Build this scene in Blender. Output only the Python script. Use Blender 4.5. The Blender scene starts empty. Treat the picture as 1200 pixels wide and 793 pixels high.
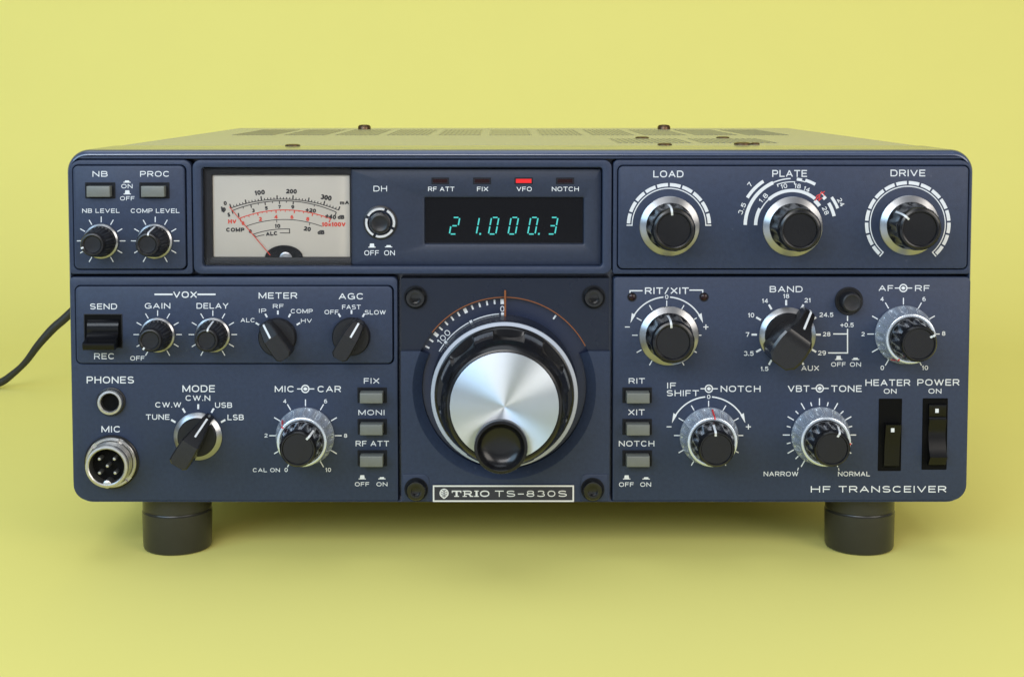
import bpy, bmesh, math, random
from mathutils import Vector, Matrix

random.seed(7)
sc = bpy.context.scene
COL = sc.collection
S = 0.001                       # everything below is written in millimetres
R = math.radians

# ------------------------------------------------------------------ camera
FPX, X0, Y0 = 1728.0, 590.0, 213.7      # focal length and principal point on the 1200 x 793 photo
PITCH = R(3.6)
CAM_D, CAM_Z = 540.0, 175.6             # distance to the front panel, height above the table (mm)
cam_data = bpy.data.cameras.new("camera")
cam_data.sensor_width = 36.0
cam_data.lens = FPX / 1200.0 * 36.0
cam_data.shift_x = (600.0 - X0) / 1200.0
cam_data.shift_y = -(396.5 - Y0) / 1200.0
cam_data.clip_start = 0.02
cam_data.clip_end = 50.0
cam_data.dof.use_dof = False
cam = bpy.data.objects.new("camera", cam_data)
cam.location = (0.0, -CAM_D * S, CAM_Z * S)
cam.rotation_euler = (R(90) - PITCH, 0, 0)
COL.objects.link(cam)
sc.camera = cam

# ------------------------------------------------------------------ world and lamps
W = bpy.data.worlds.new("World")
sc.world = W
W.use_nodes = True
bg = W.node_tree.nodes["Background"]
bg.inputs[0].default_value = (0.66, 0.70, 0.78, 1)
bg.inputs[1].default_value = 0.40


def area(name, loc, target, sx, sy, power, color):
    d = bpy.data.lights.new(name, 'AREA')
    d.shape = 'RECTANGLE'
    d.size, d.size_y = sx, sy
    d.energy = power
    d.color = color
    o = bpy.data.objects.new(name, d)
    o.location = loc
    o.rotation_euler = (Vector(target) - Vector(loc)).to_track_quat('-Z', 'Y').to_euler()
    COL.objects.link(o)
    return o


area("window_light", (-0.95, -1.05, 0.72), (0.05, 0.15, 0.06), 1.0, 0.8, 16, (0.50, 0.75, 1.0))
area("room_light", (1.10, -1.05, 0.62), (-0.05, 0.2, 0.05), 1.0, 0.8, 14, (1.0, 0.93, 0.84))
area("front_light", (-0.28, -1.50, 0.90), (0, 0.15, 0.05), 0.9, 0.6, 15, (1.0, 0.98, 0.97))
area("ceiling_light", (-0.1, 0.0, 1.9), (0, 0.05, 0), 1.8, 1.3, 12.5, (0.84, 0.92, 1.0))

sc.view_settings.view_transform = 'Standard'
sc.view_settings.look = 'None'
sc.view_settings.exposure = -0.16
sc.view_settings.gamma = 1.0

# ------------------------------------------------------------------ photo pixel -> place on a plane parallel to the panel
CT, ST = math.cos(PITCH), math.sin(PITCH)


def P(px, py, h=0.0):
    """point (x, z) in mm on the plane standing h mm in front of the panel"""
    a = (px - X0) / FPX
    b = (Y0 - py) / FPX
    dy = CT + ST * b
    dz = CT * b - ST
    t = (CAM_D - h) / dy
    return a * t, CAM_Z + dz * t


def mmpx(py, h=0.0):
    x0, _ = P(X0, py, h)
    x1, _ = P(X0 + 1, py, h)
    return x1 - x0


def at_height(px, py, z):
    """point (x, y) in mm on the level plane at height z"""
    a = (px - X0) / FPX
    b = (Y0 - py) / FPX
    dy = CT + ST * b
    dz = CT * b - ST
    t = (z - CAM_Z) / dz
    return a * t, -CAM_D + dy * t


# ------------------------------------------------------------------ materials
def mat(name, color, rough=0.5, metal=0.0, spec=0.5, coat=0.0, coat_rough=0.1, aniso=0.0,
        var=0.0, var_scale=300.0, bump=0.0, bump_scale=2500.0, emit=None, emit_strength=0.0, rvar=0.0, wear=0.0):
    m = bpy.data.materials.new(name)
    m.use_nodes = True
    nt = m.node_tree
    b = nt.nodes["Principled BSDF"]
    b.inputs["Base Color"].default_value = (*color, 1)
    b.inputs["Roughness"].default_value = rough
    b.inputs["Metallic"].default_value = metal
    b.inputs["Specular IOR Level"].default_value = spec
    b.inputs["Coat Weight"].default_value = coat
    b.inputs["Coat Roughness"].default_value = coat_rough
    tc = nt.nodes.new("ShaderNodeTexCoord")
    if aniso:
        b.inputs["Anisotropic"].default_value = aniso
        b.inputs["Anisotropic Rotation"].default_value = 0.25
        tg = nt.nodes.new("ShaderNodeTangent")
        tg.direction_type = 'RADIAL'
        tg.axis = 'Y'
        nt.links.new(tg.outputs[0], b.inputs["Tangent"])
    if var:
        n = nt.nodes.new("ShaderNodeTexNoise")
        n.inputs["Scale"].default_value = var_scale
        n.inputs["Detail"].default_value = 6
        nt.links.new(tc.outputs["Object"], n.inputs["Vector"])
        mx = nt.nodes.new("ShaderNodeMix")
        mx.data_type = 'RGBA'
        mx.inputs["A"].default_value = (*[max(0, c * (1 - var)) for c in color], 1)
        mx.inputs["B"].default_value = (*[min(1, c * (1 + var)) for c in color], 1)
        nt.links.new(n.outputs["Fac"], mx.inputs["Factor"])
        nt.links.new(mx.outputs["Result"], b.inputs["Base Color"])
    if wear:
        n4 = nt.nodes.new("ShaderNodeTexNoise")
        n4.inputs["Scale"].default_value = 260.0
        n4.inputs["Detail"].default_value = 9
        n4.inputs["Roughness"].default_value = 0.75
        nt.links.new(tc.outputs["Object"], n4.inputs["Vector"])
        m4 = nt.nodes.new("ShaderNodeMapRange")
        m4.inputs["From Min"].default_value = 0.64
        m4.inputs["From Max"].default_value = 0.74
        m4.inputs["To Max"].default_value = wear
        nt.links.new(n4.outputs["Fac"], m4.inputs["Value"])
        x4 = nt.nodes.new("ShaderNodeMix")
        x4.data_type = 'RGBA'
        x4.inputs["B"].default_value = (0.16, 0.17, 0.19, 1)
        nt.links.new(m4.outputs["Result"], x4.inputs["Factor"])
        nt.links.new(mx.outputs["Result"], x4.inputs["A"])
        nt.links.new(x4.outputs["Result"], b.inputs["Base Color"])
    if rvar:
        n3 = nt.nodes.new("ShaderNodeTexNoise")
        n3.inputs["Scale"].default_value = 45.0
        n3.inputs["Detail"].default_value = 8
        nt.links.new(tc.outputs["Object"], n3.inputs["Vector"])
        mr = nt.nodes.new("ShaderNodeMapRange")
        mr.inputs["From Min"].default_value = 0.3
        mr.inputs["From Max"].default_value = 0.7
        mr.inputs["To Min"].default_value = max(0.02, rough - rvar)
        mr.inputs["To Max"].default_value = rough + rvar
        nt.links.new(n3.outputs["Fac"], mr.inputs["Value"])
        nt.links.new(mr.outputs["Result"], b.inputs["Roughness"])
    if bump:
        n2 = nt.nodes.new("ShaderNodeTexNoise")
        n2.inputs["Scale"].default_value = bump_scale
        n2.inputs["Detail"].default_value = 3
        nt.links.new(tc.outputs["Object"], n2.inputs["Vector"])
        bp = nt.nodes.new("ShaderNodeBump")
        bp.inputs["Strength"].default_value = bump
        bp.inputs["Distance"].default_value = 0.0002
        nt.links.new(n2.outputs["Fac"], bp.inputs["Height"])
        nt.links.new(bp.outputs[0], b.inputs["Normal"])
    if emit:
        b.inputs["Emission Color"].default_value = (*emit, 1)
        b.inputs["Emission Strength"].default_value = emit_strength
    return m


PANEL_C = (0.0218, 0.0322, 0.0635)
M = {
    'bezel': mat("bezel_paint", (0.037, 0.053, 0.100), 0.26, spec=0.6, coat=0.5, coat_rough=0.08, var=0.06, var_scale=900, rvar=0.04),
    'panel': mat("panel_paint", PANEL_C, 0.46, spec=0.3, var=0.24, var_scale=750, wear=0.22, bump=0.25, bump_scale=2600, rvar=0.05),
    'inner_panel': mat("inner_panel_paint", (0.0185, 0.0255, 0.046), 0.42, spec=0.3, var=0.24, var_scale=900, bump=0.15, rvar=0.05),
    'groove': mat("dark_chassis", (0.006, 0.007, 0.010), 0.55, spec=0.2),
    'dial_plate': mat("dark_navy_plate", (0.008, 0.012, 0.024), 0.28, spec=0.35, var=0.1, var_scale=700, rvar=0.05),
    'dial_disc': mat("navy_dial_print", (0.010, 0.016, 0.040), 0.30),
    'black': mat("black_plastic", (0.008, 0.008, 0.0095), 0.34, spec=0.35, var=0.2, var_scale=500, bump=0.08, bump_scale=1800),
    'black_matt': mat("black_matt_plastic", (0.009, 0.009, 0.011), 0.46, spec=0.35, var=0.25, var_scale=700, bump=0.25, bump_scale=2600),
    'black_gloss': mat("black_gloss_plastic", (0.004, 0.004, 0.005), 0.16, spec=0.4, rvar=0.05),
    'knob_black': mat("knob_black", (0.006, 0.006, 0.007), 0.20, spec=0.4, rvar=0.06),
    'bright': mat("bright_nickel", (0.80, 0.80, 0.78), 0.36, metal=1.0),
    'lever_black': mat("lever_black", (0.003, 0.003, 0.004), 0.26, spec=0.25),
    'rocker_black': mat("rocker_black", (0.003, 0.003, 0.0035), 0.28, spec=0.28),
    'pointer_black': mat("pointer_black", (0.007, 0.007, 0.008), 0.22, spec=0.5, var=0.2, var_scale=500),
    'dimple': mat("dimple_black", (0.004, 0.004, 0.005), 0.24, spec=0.4),
    'ring_white': mat("ring_white", (0.36, 0.39, 0.45), 0.4),
    'chrome': mat("spun_chrome", (0.39, 0.395, 0.405), 0.31, metal=1.0, aniso=0.5),
    'satin': mat("satin_metal", (0.52, 0.51, 0.49), 0.34, metal=1.0, rvar=0.08),
    'clear_silver': mat("silvered_knob", (0.66, 0.72, 0.80), 0.25, metal=0.75),
    'alu': mat("spun_aluminium", (0.66, 0.72, 0.80), 0.52, metal=1.0, aniso=0.95),
    'white': mat("white_print", (0.60, 0.62, 0.64), 0.5),
    'soft_white': mat("grey_white_print", (0.62, 0.64, 0.66), 0.5),
    'grey_print': mat("grey_print", (0.40, 0.43, 0.48), 0.5),
    'red': mat("red_paint", (0.55, 0.03, 0.03), 0.45),
    'meter_red': mat("meter_red_print", (0.70, 0.06, 0.03), 0.5),
    'meter_black': mat("meter_black_print", (0.015, 0.012, 0.012), 0.5),
    'cream': mat("cream_meter_card", (0.60, 0.555, 0.475), 0.6, var=0.04, var_scale=60),
    'orange': mat("orange_pointer", (0.20, 0.058, 0.010), 0.4),
    'button': mat("grey_button", (0.125, 0.132, 0.120), 0.42, var=0.08, var_scale=500, bump=0.1),
    'glass_black': mat("black_display_glass", (0.003, 0.003, 0.004), 0.07),
    'teal': mat("teal_display_glow", (0.02, 0.10, 0.10), 0.4, emit=(0.06, 0.72, 0.66), emit_strength=0.85),
    'led_red': mat("lit_red_lamp", (0.30, 0.01, 0.01), 0.25, emit=(1.0, 0.015, 0.02), emit_strength=0.62),
    'led_dark': mat("dark_red_lamp", (0.014, 0.003, 0.004), 0.25, spec=0.3),
    'hole': mat("jack_hole", (0.002, 0.002, 0.002), 0.6, spec=0.08),  # near-black: shade inside the jack and switch wells put into the colour
    'foot': mat("grey_rubber", (0.022, 0.021, 0.018), 0.30, spec=0.45, var=0.15, var_scale=200, bump=0.1),
    'cabinet': mat("cabinet_grey_paint", (0.33, 0.32, 0.26), 0.26, spec=0.6, var=0.05, var_scale=700),
    'vent': mat("vent_mesh", (0.25, 0.24, 0.19), 0.30),
    'screw': mat("black_screw", (0.006, 0.006, 0.006), 0.15, spec=0.5, rvar=0.06),
    'brown_screw': mat("bronzed_screw", (0.11, 0.065, 0.035), 0.35, metal=0.8),
    'cable': mat("grey_cable_rubber", (0.030, 0.030, 0.025), 0.42, spec=0.3, var=0.15, var_scale=300),
    'badge': mat("badge_grey", (0.030, 0.030, 0.036), 0.62, spec=0.25),
    'silver_print': mat("badge_silver", (0.60, 0.60, 0.58), 0.45),
    'table': mat("reflector_white", (0.60, 0.60, 0.60), 0.6, var=0.1, var_scale=20),  # pale so that it reflects brightly in the tuning knob
    'paper': mat("yellow_paper", (0.745, 0.68, 0.198), 0.75, spec=0.25, var=0.015, var_scale=14, bump=0.05, bump_scale=900),
}


def clear_pane():
    m = bpy.data.materials.new("clear_window")
    m.use_nodes = True
    nt = m.node_tree
    nt.nodes.remove(nt.nodes["Principled BSDF"])
    tr = nt.nodes.new("ShaderNodeBsdfTransparent")
    tr.inputs[0].default_value = (0.97, 0.97, 0.97, 1)
    gl = nt.nodes.new("ShaderNodeBsdfGlossy")
    gl.inputs["Roughness"].default_value = 0.05
    fr = nt.nodes.new("ShaderNodeFresnel")
    fr.inputs[0].default_value = 1.4
    mx = nt.nodes.new("ShaderNodeMixShader")
    nt.links.new(fr.outputs[0], mx.inputs[0])
    nt.links.new(tr.outputs[0], mx.inputs[1])
    nt.links.new(gl.outputs[0], mx.inputs[2])
    nt.links.new(mx.outputs[0], nt.nodes["Material Output"].inputs[0])
    return m


M['pane'] = clear_pane()


# ------------------------------------------------------------------ object helpers
def new_empty(name, loc):
    o = bpy.data.objects.new(name, None)
    o.empty_display_size = 0.02
    o.location = Vector(loc) * S
    COL.objects.link(o)
    return o


WORLD_LOC = {}


def link(name, me, m, parent=None, loc=(0, 0, 0), label=None):
    """loc is in mm, in the world; the mesh is written relative to it"""
    o = bpy.data.objects.new(name, me)
    me.materials.clear()
    me.materials.append(M[m] if isinstance(m, str) else m)
    COL.objects.link(o)
    wl = Vector(loc)
    WORLD_LOC[o.name] = wl
    if parent is not None:
        o.parent = parent
        pl = WORLD_LOC.get(parent.name, parent.location / S)
        o.location = (wl - pl) * S
    else:
        o.location = wl * S
    if label:
        o['label'] = label
    return o


def finish(bm, name, smooth=None, scale=True):
    bmesh.ops.recalc_face_normals(bm, faces=bm.faces)
    if scale:
        bmesh.ops.scale(bm, vec=(S, S, S), verts=bm.verts)
    me = bpy.data.meshes.new(name)
    bm.to_mesh(me)
    bm.free()
    if smooth is not None:
        me.polygons.foreach_set("use_smooth", [True] * len(me.polygons))
        me.set_sharp_from_angle(angle=R(smooth))
    return me


def rrect(x0, z0, x1, z1, r, n=8):
    """rounded rectangle, clockwise list of (x, z); r may be four radii tl,tr,br,bl"""
    if not isinstance(r, (tuple, list)):
        r = (r, r, r, r)
    pts = []
    for (cx, cz, a0, rr) in ((x0 + r[0], z1 - r[0], 180, r[0]), (x1 - r[1], z1 - r[1], 90, r[1]),
                             (x1 - r[2], z0 + r[2], 0, r[2]), (x0 + r[3], z0 + r[3], -90, r[3])):
        for i in range(n + 1):
            a = R(a0 - 90.0 * i / n)
            pts.append((cx + rr * math.cos(a), cz + rr * math.sin(a)))
    return pts


def bridge(bm, la, lb):
    n = len(la)
    for i in range(n):
        j = (i + 1) % n
        bm.faces.new((la[i], la[j], lb[j], lb[i]))


def loft(bm, loops, cap0=False, cap1=True):
    """loops: list of (points2d, y)"""
    vs = []
    for pts, y in loops:
        vs.append([bm.verts.new((p[0], y, p[1])) for p in pts])
    for a, b in zip(vs, vs[1:]):
        bridge(bm, a, b)
    if cap0:
        bm.faces.new(vs[0])
    if cap1:
        bm.faces.new(vs[-1])
    return vs


def slab(bm, x0, z0, x1, z1, r, yf, yb, bev, n=8):
    """rounded slab with a chamfered front edge; front at yf, back at yb (yb > yf)"""
    def L(i):
        rr = [max(0.02, q - i) for q in (r if isinstance(r, (tuple, list)) else (r,) * 4)]
        return rrect(x0 + i, z0 + i, x1 - i, z1 - i, rr, n)
    loft(bm, [(L(0), yb), (L(0), yf + bev), (L(bev * 0.3), yf + bev * 0.3), (L(bev), yf)])


def pxrect(xa, ya, xb, yb, h=0):
    """photo box -> x0, z0, x1, z1 in mm"""
    xm, ym = (xa + xb) / 2, (ya + yb) / 2
    x0 = P(xa, ym, h)[0]
    x1 = P(xb, ym, h)[0]
    z1 = P(xm, ya, h)[1]
    z0 = P(xm, yb, h)[1]
    return x0, z0, x1, z1


def frame_ring(bm, outer, inner, yf, yb, bev, depth, ro, ri, inner_bev=None):
    """ring slab: outer and inner are (x0,z0,x1,z1); the inner wall runs back to depth"""
    ib = bev if inner_bev is None else inner_bev

    def LO(i):
        return rrect(outer[0] + i, outer[1] + i, outer[2] - i, outer[3] - i, max(0.02, ro - i))

    def LI(i):
        return rrect(inner[0] - i, inner[1] - i, inner[2] + i, inner[3] + i, ri + i)
    loft(bm, [(LO(0), yb), (LO(0), yf + bev), (LO(bev * 0.3), yf + bev * 0.3), (LO(bev), yf),
              (LI(ib), yf), (LI(ib * 0.3), yf + ib * 0.3), (LI(0), yf + ib), (LI(0), depth)], cap1=False)


def lathe(bm, prof, n=72, rmod=None, cap=True):
    """prof: list of (r, h), h towards the viewer (-Y)"""
    rings = []
    for (r, h) in prof:
        if r < 1e-6:
            rings.append([bm.verts.new((0, -h, 0))])
            continue
        ring = []
        for i in range(n):
            a = 2 * math.pi * i / n
            rr = r if rmod is None else r * rmod(a, r, h)
            ring.append(bm.verts.new((rr * math.sin(a), -h, rr * math.cos(a))))
        rings.append(ring)
    for a, b in zip(rings, rings[1:]):
        if len(a) == 1 and len(b) == 1:
            continue
        if len(a) == 1:
            for i in range(n):
                bm.faces.new((a[0], b[(i + 1) % n], b[i]))
        elif len(b) == 1:
            for i in range(n):
                bm.faces.new((a[i], a[(i + 1) % n], b[0]))
        else:
            bridge(bm, a, b)
    return rings


def lathe_mesh(name, prof, n=72, rmod=None, smooth=35):
    bm = bmesh.new()
    lathe(bm, prof, n, rmod)
    return finish(bm, name, smooth)


def ribbon_mesh(name, path, w, lift=0.07, w_end=None):
    """strip at angle 0 following (r, h) points, lifted off the surface and given a little thickness"""
    bm = bmesh.new()
    w_end = w if w_end is None else w_end
    n = len(path)
    front, back = [], []
    for k, (r, h) in enumerate(path):
        ww = w + (w_end - w) * k / (n - 1)
        r2, h2 = r + lift, h + lift
        front.append((bm.verts.new((-ww / 2, -h2, r2)), bm.verts.new((ww / 2, -h2, r2))))
        back.append((bm.verts.new((-ww / 2, -h + lift, r - lift)), bm.verts.new((ww / 2, -h + lift, r - lift))))
    for k in range(n - 1):
        f0, f1, b0, b1 = front[k], front[k + 1], back[k], back[k + 1]
        bm.faces.new((f0[0], f0[1], f1[1], f1[0]))
        bm.faces.new((b0[0], b1[0], b1[1], b0[1]))
        bm.faces.new((f0[0], f1[0], b1[0], b0[0]))
        bm.faces.new((f0[1], b0[1], b1[1], f1[1]))
    for k in (0, n - 1):
        f0, b0 = front[k], back[k]
        bm.faces.new((f0[0], f0[1], b0[1], b0[0]))
    return finish(bm, name)


# ------------------------------------------------------------------ lettering, written in photo pixels and laid on a plane of the panel
def ell(cx, cy, rx, ry, a0, a1, n=None, e=2.35):
    n = n or max(3, int(abs(a1 - a0) / 15))
    out = []
    for i in range(n + 1):
        a = R(a0 + (a1 - a0) * i / n)
        c, s_ = math.cos(a), math.sin(a)
        out.append((cx + rx * math.copysign(abs(c) ** (2 / e), c), cy + ry * math.copysign(abs(s_) ** (2 / e), s_)))
    return out


# wide grotesque capitals drawn as strokes: (width, [straight strokes], [curved strokes]) in a box one unit high
GL = {
    'A': (1.1, [(0, 0, .5, 1), (.5, 1, 1, 0), (.2, .32, .8, .32)], []),
    'B': (.95, [(0, 0, 0, 1), (0, 1, .6, 1), (0, .53, .6, .53), (0, 0, .6, 0)], [ell(.6, .765, .34, .235, 90, -90), ell(.6, .265, .4, .265, 90, -90)]),
    'C': (1.05, [], [ell(.5, .5, .5, .5, 38, 322)]),
    'D': (1.02, [(0, 0, 0, 1), (0, 1, .5, 1), (0, 0, .5, 0)], [ell(.48, .5, .52, .5, 90, -90)]),
    'E': (.84, [(0, 0, 0, 1), (0, 1, 1, 1), (0, .52, .9, .52), (0, 0, 1, 0)], []),
    'F': (.80, [(0, 0, 0, 1), (0, 1, 1, 1), (0, .5, .88, .5)], []),
    'G': (1.08, [(1, .46, .58, .46), (1, .46, 1, .08)], [ell(.5, .5, .5, .5, 38, 325)]),
    'H': (1.0, [(0, 0, 0, 1), (1, 0, 1, 1), (0, .52, 1, .52)], []),
    'I': (0.02, [(.5, 0, .5, 1)], []),
    'L': (.78, [(0, 0, 0, 1), (0, 0, 1, 0)], []),
    'M': (1.2, [(0, 0, 0, 1), (1, 0, 1, 1), (0, 1, .5, .08), (.5, .08, 1, 1)], []),
    'N': (1.02, [(0, 0, 0, 1), (1, 0, 1, 1), (0, 1, 1, 0)], []),
    'O': (1.12, [], [ell(.5, .5, .5, .5, 0, 360)]),
    'P': (.92, [(0, 0, 0, 1), (0, 1, .6, 1), (0, .42, .6, .42)], [ell(.6, .71, .4, .29, 90, -90)]),
    'R': (.98, [(0, 0, 0, 1), (0, 1, .6, 1), (0, .46, .6, .46), (.55, .46, 1, 0)], [ell(.6, .73, .38, .27, 90, -90)]),
    'S': (.96, [], [ell(.5, .755, .46, .245, 22, 270) + ell(.5, .25, .5, .25, 90, -158)]),
    'T': (.96, [(0, 1, 1, 1), (.5, 0, .5, 1)], []),
    'U': (1.0, [(0, 1, 0, .36), (1, .36, 1, 1)], [ell(.5, .37, .5, .37, 180, 360)]),
    'V': (1.08, [(0, 1, .5, 0), (.5, 0, 1, 1)], []),
    'W': (1.5, [(0, 1, .26, 0), (.26, 0, .5, 1), (.5, 1, .74, 0), (.74, 0, 1, 1)], []),
    'X': (1.02, [(0, 0, 1, 1), (0, 1, 1, 0)], []),
    'Y': (1.02, [(0, 1, .5, .45), (1, 1, .5, .45), (.5, 0, .5, .45)], []),
    '0': (.84, [], [ell(.5, .5, .5, .5, 0, 360, e=2.2)]),
    '1': (.34, [(.8, 0, .8, 1), (.8, 1, 0, .74)], []),
    '2': (.84, [(.93, .56, 0, .02), (0, 0, 1, 0)], [ell(.5, .71, .47, .29, 168, -32)]),
    '3': (.84, [], [ell(.48, .76, .44, .24, 158, -90) + ell(.48, .26, .52, .26, 90, -158)]),
    '4': (.88, [(.74, 0, .74, 1), (.74, 1, 0, .27), (0, .27, 1, .27)], []),
    '5': (.84, [(.92, 1, .14, 1), (.14, 1, .06, .48)], [ell(.48, .33, .52, .33, 150, -155)]),
    '6': (.84, [], [ell(.5, .31, .5, .31, 0, 360), ell(.56, .46, .56, .54, 62, 195)]),
    '7': (.80, [(0, 1, 1, 1), (1, 1, .36, 0)], []),
    '8': (.84, [], [ell(.5, .76, .44, .24, 0, 360), ell(.5, .26, .5, .26, 0, 360)]),
    '9': (.84, [], [ell(.5, .69, .5, .31, 0, 360), ell(.44, .54, .56, .54, 242, 375)]),
    '+': (.84, [(0, .45, 1, .45), (.5, .06, .5, .84)], []),
    '-': (.62, [(0, .44, 1, .44)], []),
    '.': (0.04, [(.5, 0, .5, .03)], []),
    '/': (.56, [(0, -.05, 1, 1.05)], []),
    'd': (.8, [(1, 0, 1, 1)], [ell(.5, .33, .5, .33, 0, 360)]),
    'p': (.8, [(0, -.26, 0, .68)], [ell(.5, .34, .5, .34, 0, 360)]),
    'm': (1.15, [(0, 0, 0, .66), (.5, 0, .5, .45), (1, 0, 1, .45)], [ell(.25, .42, .25, .24, 180, 0), ell(.75, .42, .25, .24, 180, 0)]),
    'x': (.7, [(0, .06, 1, .66), (0, .66, 1, .06)], []),
}


class Print:
    def __init__(self):
        self.v, self.f, self.up, self.layer = [], [], [], 0

    def add(self, vs, fs):
        k = len(self.v)
        self.v += vs
        self.up += [self.layer * 0.0012] * len(vs)       # strokes that cross never share a plane
        self.layer = (self.layer + 1) % 24
        self.f += [tuple(i + k for i in f) for f in fs]
        return self

    def text(self, s, x0, y0, x1, y1, bold=0.018, rot=0.0):
        """letters fitted to the photo box; bold sets the stroke weight"""
        h = y1 - y0
        t = h * (0.125 + bold * 2.6)
        gap = 0.30 + t / h
        tot, pens = 0.0, []
        for i, ch in enumerate(s):
            if ch == ' ':
                tot += 0.62
                continue
            w = GL[ch][0]
            pens.append((ch, tot, w))
            tot += w + gap
        tot -= gap
        k = (x1 - x0 - t) / max(tot, 0.2)
        kx = k if tot > 0.2 else 1.0
        cx, cy = (x0 + x1) / 2, (y0 + y1) / 2
        c, sn = math.cos(R(rot)), math.sin(R(rot))
        hh = h - t

        def tr(u, v, ox, w):
            px = x0 + t / 2 + (ox + u * w) * kx - cx
            py = y1 - t / 2 - v * hh - cy
            return (cx + px * c - py * sn, cy + px * sn + py * c)
        for ch, ox, w in pens:
            for (ua, va, ub, vb) in GL[ch][1]:
                a, b = tr(ua, va, ox, w), tr(ub, vb, ox, w)
                L = math.hypot(b[0] - a[0], b[1] - a[1]) or 1e-6
                e = t / 2 if (ua == ub or va == vb) else t * 0.22
                dx, dy = (b[0] - a[0]) / L * e, (b[1] - a[1]) / L * e
                self.line(a[0] - dx, a[1] - dy, b[0] + dx, b[1] + dy, t)
            for cu in GL[ch][2]:
                self.path([tr(u, v, ox, w) for u, v in cu], t)
        return self

    def line(self, xa, ya, xb, yb, w):
        dx, dy = xb - xa, yb - ya
        L = math.hypot(dx, dy)
        nx, ny = -dy / L * w / 2, dx / L * w / 2
        return self.add([(xa + nx, ya + ny), (xb + nx, yb + ny), (xb - nx, yb - ny), (xa - nx, ya - ny)], [(0, 1, 2, 3)])

    def num(self, s, cx, cy, h=5.0, k=0.74, rot=0.0, bold=0.016):
        t = h * (0.125 + bold * 2.6)
        w = (sum(GL[ch][0] + 0.30 + t / h for ch in s) - 0.30 - t / h) * h * k + t
        return self.text(s, cx - w / 2, cy - h / 2, cx + w / 2, cy + h / 2, bold, rot)

    def path(self, pts, w):
        L, Rr = [], []
        n = len(pts)
        for i, (x, y) in enumerate(pts):
            closed = math.hypot(pts[0][0] - pts[-1][0], pts[0][1] - pts[-1][1]) < 1e-6
            ax, ay = pts[-2] if closed and i == 0 else pts[max(0, i - 1)]
            bx, by = pts[1] if closed and i == n - 1 else pts[min(n - 1, i + 1)]
            dx, dy = bx - ax, by - ay
            d = math.hypot(dx, dy) or 1
            L.append((x - dy / d * w / 2, y + dx / d * w / 2))
            Rr.append((x + dy / d * w / 2, y - dx / d * w / 2))
        return self.add(L + Rr, [(i, i + 1, n + i + 1, n + i) for i in range(n - 1)])

    def arc(self, cx, cy, ra, rb, a0, a1, n=None):
        """band between radii, angles in degrees clockwise from the top"""
        n = n or max(2, int(abs(a1 - a0) / 3) + 1)
        A, B = [], []
        for i in range(n + 1):
            a = R(a0 + (a1 - a0) * i / n)
            A.append((cx + ra * math.sin(a), cy - ra * math.cos(a)))
            B.append((cx + rb * math.sin(a), cy - rb * math.cos(a)))
        return self.add(A + B, [(i, i + 1, n + 2 + i, n + 1 + i) for i in range(n)])

    def tick(self, cx, cy, ra, rb, ang, w):
        a = R(ang)
        return self.line(cx + ra * math.sin(a), cy - ra * math.cos(a), cx + rb * math.sin(a), cy - rb * math.cos(a), w)

    def poly(self, pts):
        return self.add(list(pts), [tuple(range(len(pts)))])

    def disc(self, cx, cy, r, n=20):
        return self.poly([(cx + r * math.sin(2 * math.pi * i / n), cy - r * math.cos(2 * math.pi * i / n)) for i in range(n)])

    def arc3(self, p0, p1, p2, n=40):
        """points of the circle arc through three points"""
        (ax, ay), (bx, by), (cx, cy) = p0, p1, p2
        d = 2 * (ax * (by - cy) + bx * (cy - ay) + cx * (ay - by))
        ux = ((ax * ax + ay * ay) * (by - cy) + (bx * bx + by * by) * (cy - ay) + (cx * cx + cy * cy) * (ay - by)) / d
        uy = ((ax * ax + ay * ay) * (cx - bx) + (bx * bx + by * by) * (ax - cx) + (cx * cx + cy * cy) * (bx - ax)) / d
        r = math.hypot(ax - ux, ay - uy)
        a0 = math.atan2(ax - ux, -(ay - uy))
        a2 = math.atan2(cx - ux, -(cy - uy))
        return ux, uy, r, math.degrees(a0), math.degrees(a2)

    def build(self, name, m, parent, h, label=None, lift=0.05):
        bm = bmesh.new()
        y = -(h + lift)
        vs = []
        for (px, py), up in zip(self.v, self.up):
            x, z = P(px, py, h + lift)
            vs.append(bm.verts.new((x, y - up, z)))
        for f in self.f:
            try:
                bm.faces.new([vs[i] for i in f])
            except ValueError:
                pass
        for f in bm.faces:
            f.normal_update()
            if f.normal.y > 0:
                f.normal_flip()
        # re-centre on its own middle
        xs = [v.co.x for v in bm.verts]
        zs = [v.co.z for v in bm.verts]
        c = Vector(((min(xs) + max(xs)) / 2, y, (min(zs) + max(zs)) / 2))
        bmesh.ops.translate(bm, vec=-c, verts=bm.verts)
        bmesh.ops.scale(bm, vec=(S, S, S), verts=bm.verts)
        me = bpy.data.meshes.new(name)
        bm.to_mesh(me)
        bm.free()
        return link(name, me, m, parent, c, label)


# ------------------------------------------------------------------ the setting: a yellow paper sweep
def build_sweep():
    bm = bmesh.new()
    prof = [(-165.0, 0.0), (-100, 0), (0, 0), (200, 0), (430, 0)]
    cy, cz, rr = 430.0, 420.0, 420.0
    for i in range(1, 33):
        a = R(90 * i / 32)
        prof.append((cy + rr * math.sin(a), cz - rr * math.cos(a)))
    prof += [(850, 700), (850, 1100), (850, 1700)]
    cols = []
    for i in range(0, 25):
        x = -1800 + 3600 * i / 24
        cols.append([bm.verts.new((x, y, z)) for (y, z) in prof])
    for a, b in zip(cols, cols[1:]):
        for k in range(len(prof) - 1):
            bm.faces.new((a[k], b[k], b[k + 1], a[k + 1]))
    me = finish(bm, "backdrop", 60)
    o = link("backdrop", me, 'paper')
    o['kind'] = 'structure'
    o['label'] = "seamless pale yellow paper sweep under and behind the radio"
    o['category'] = "backdrop"
    return o


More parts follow.
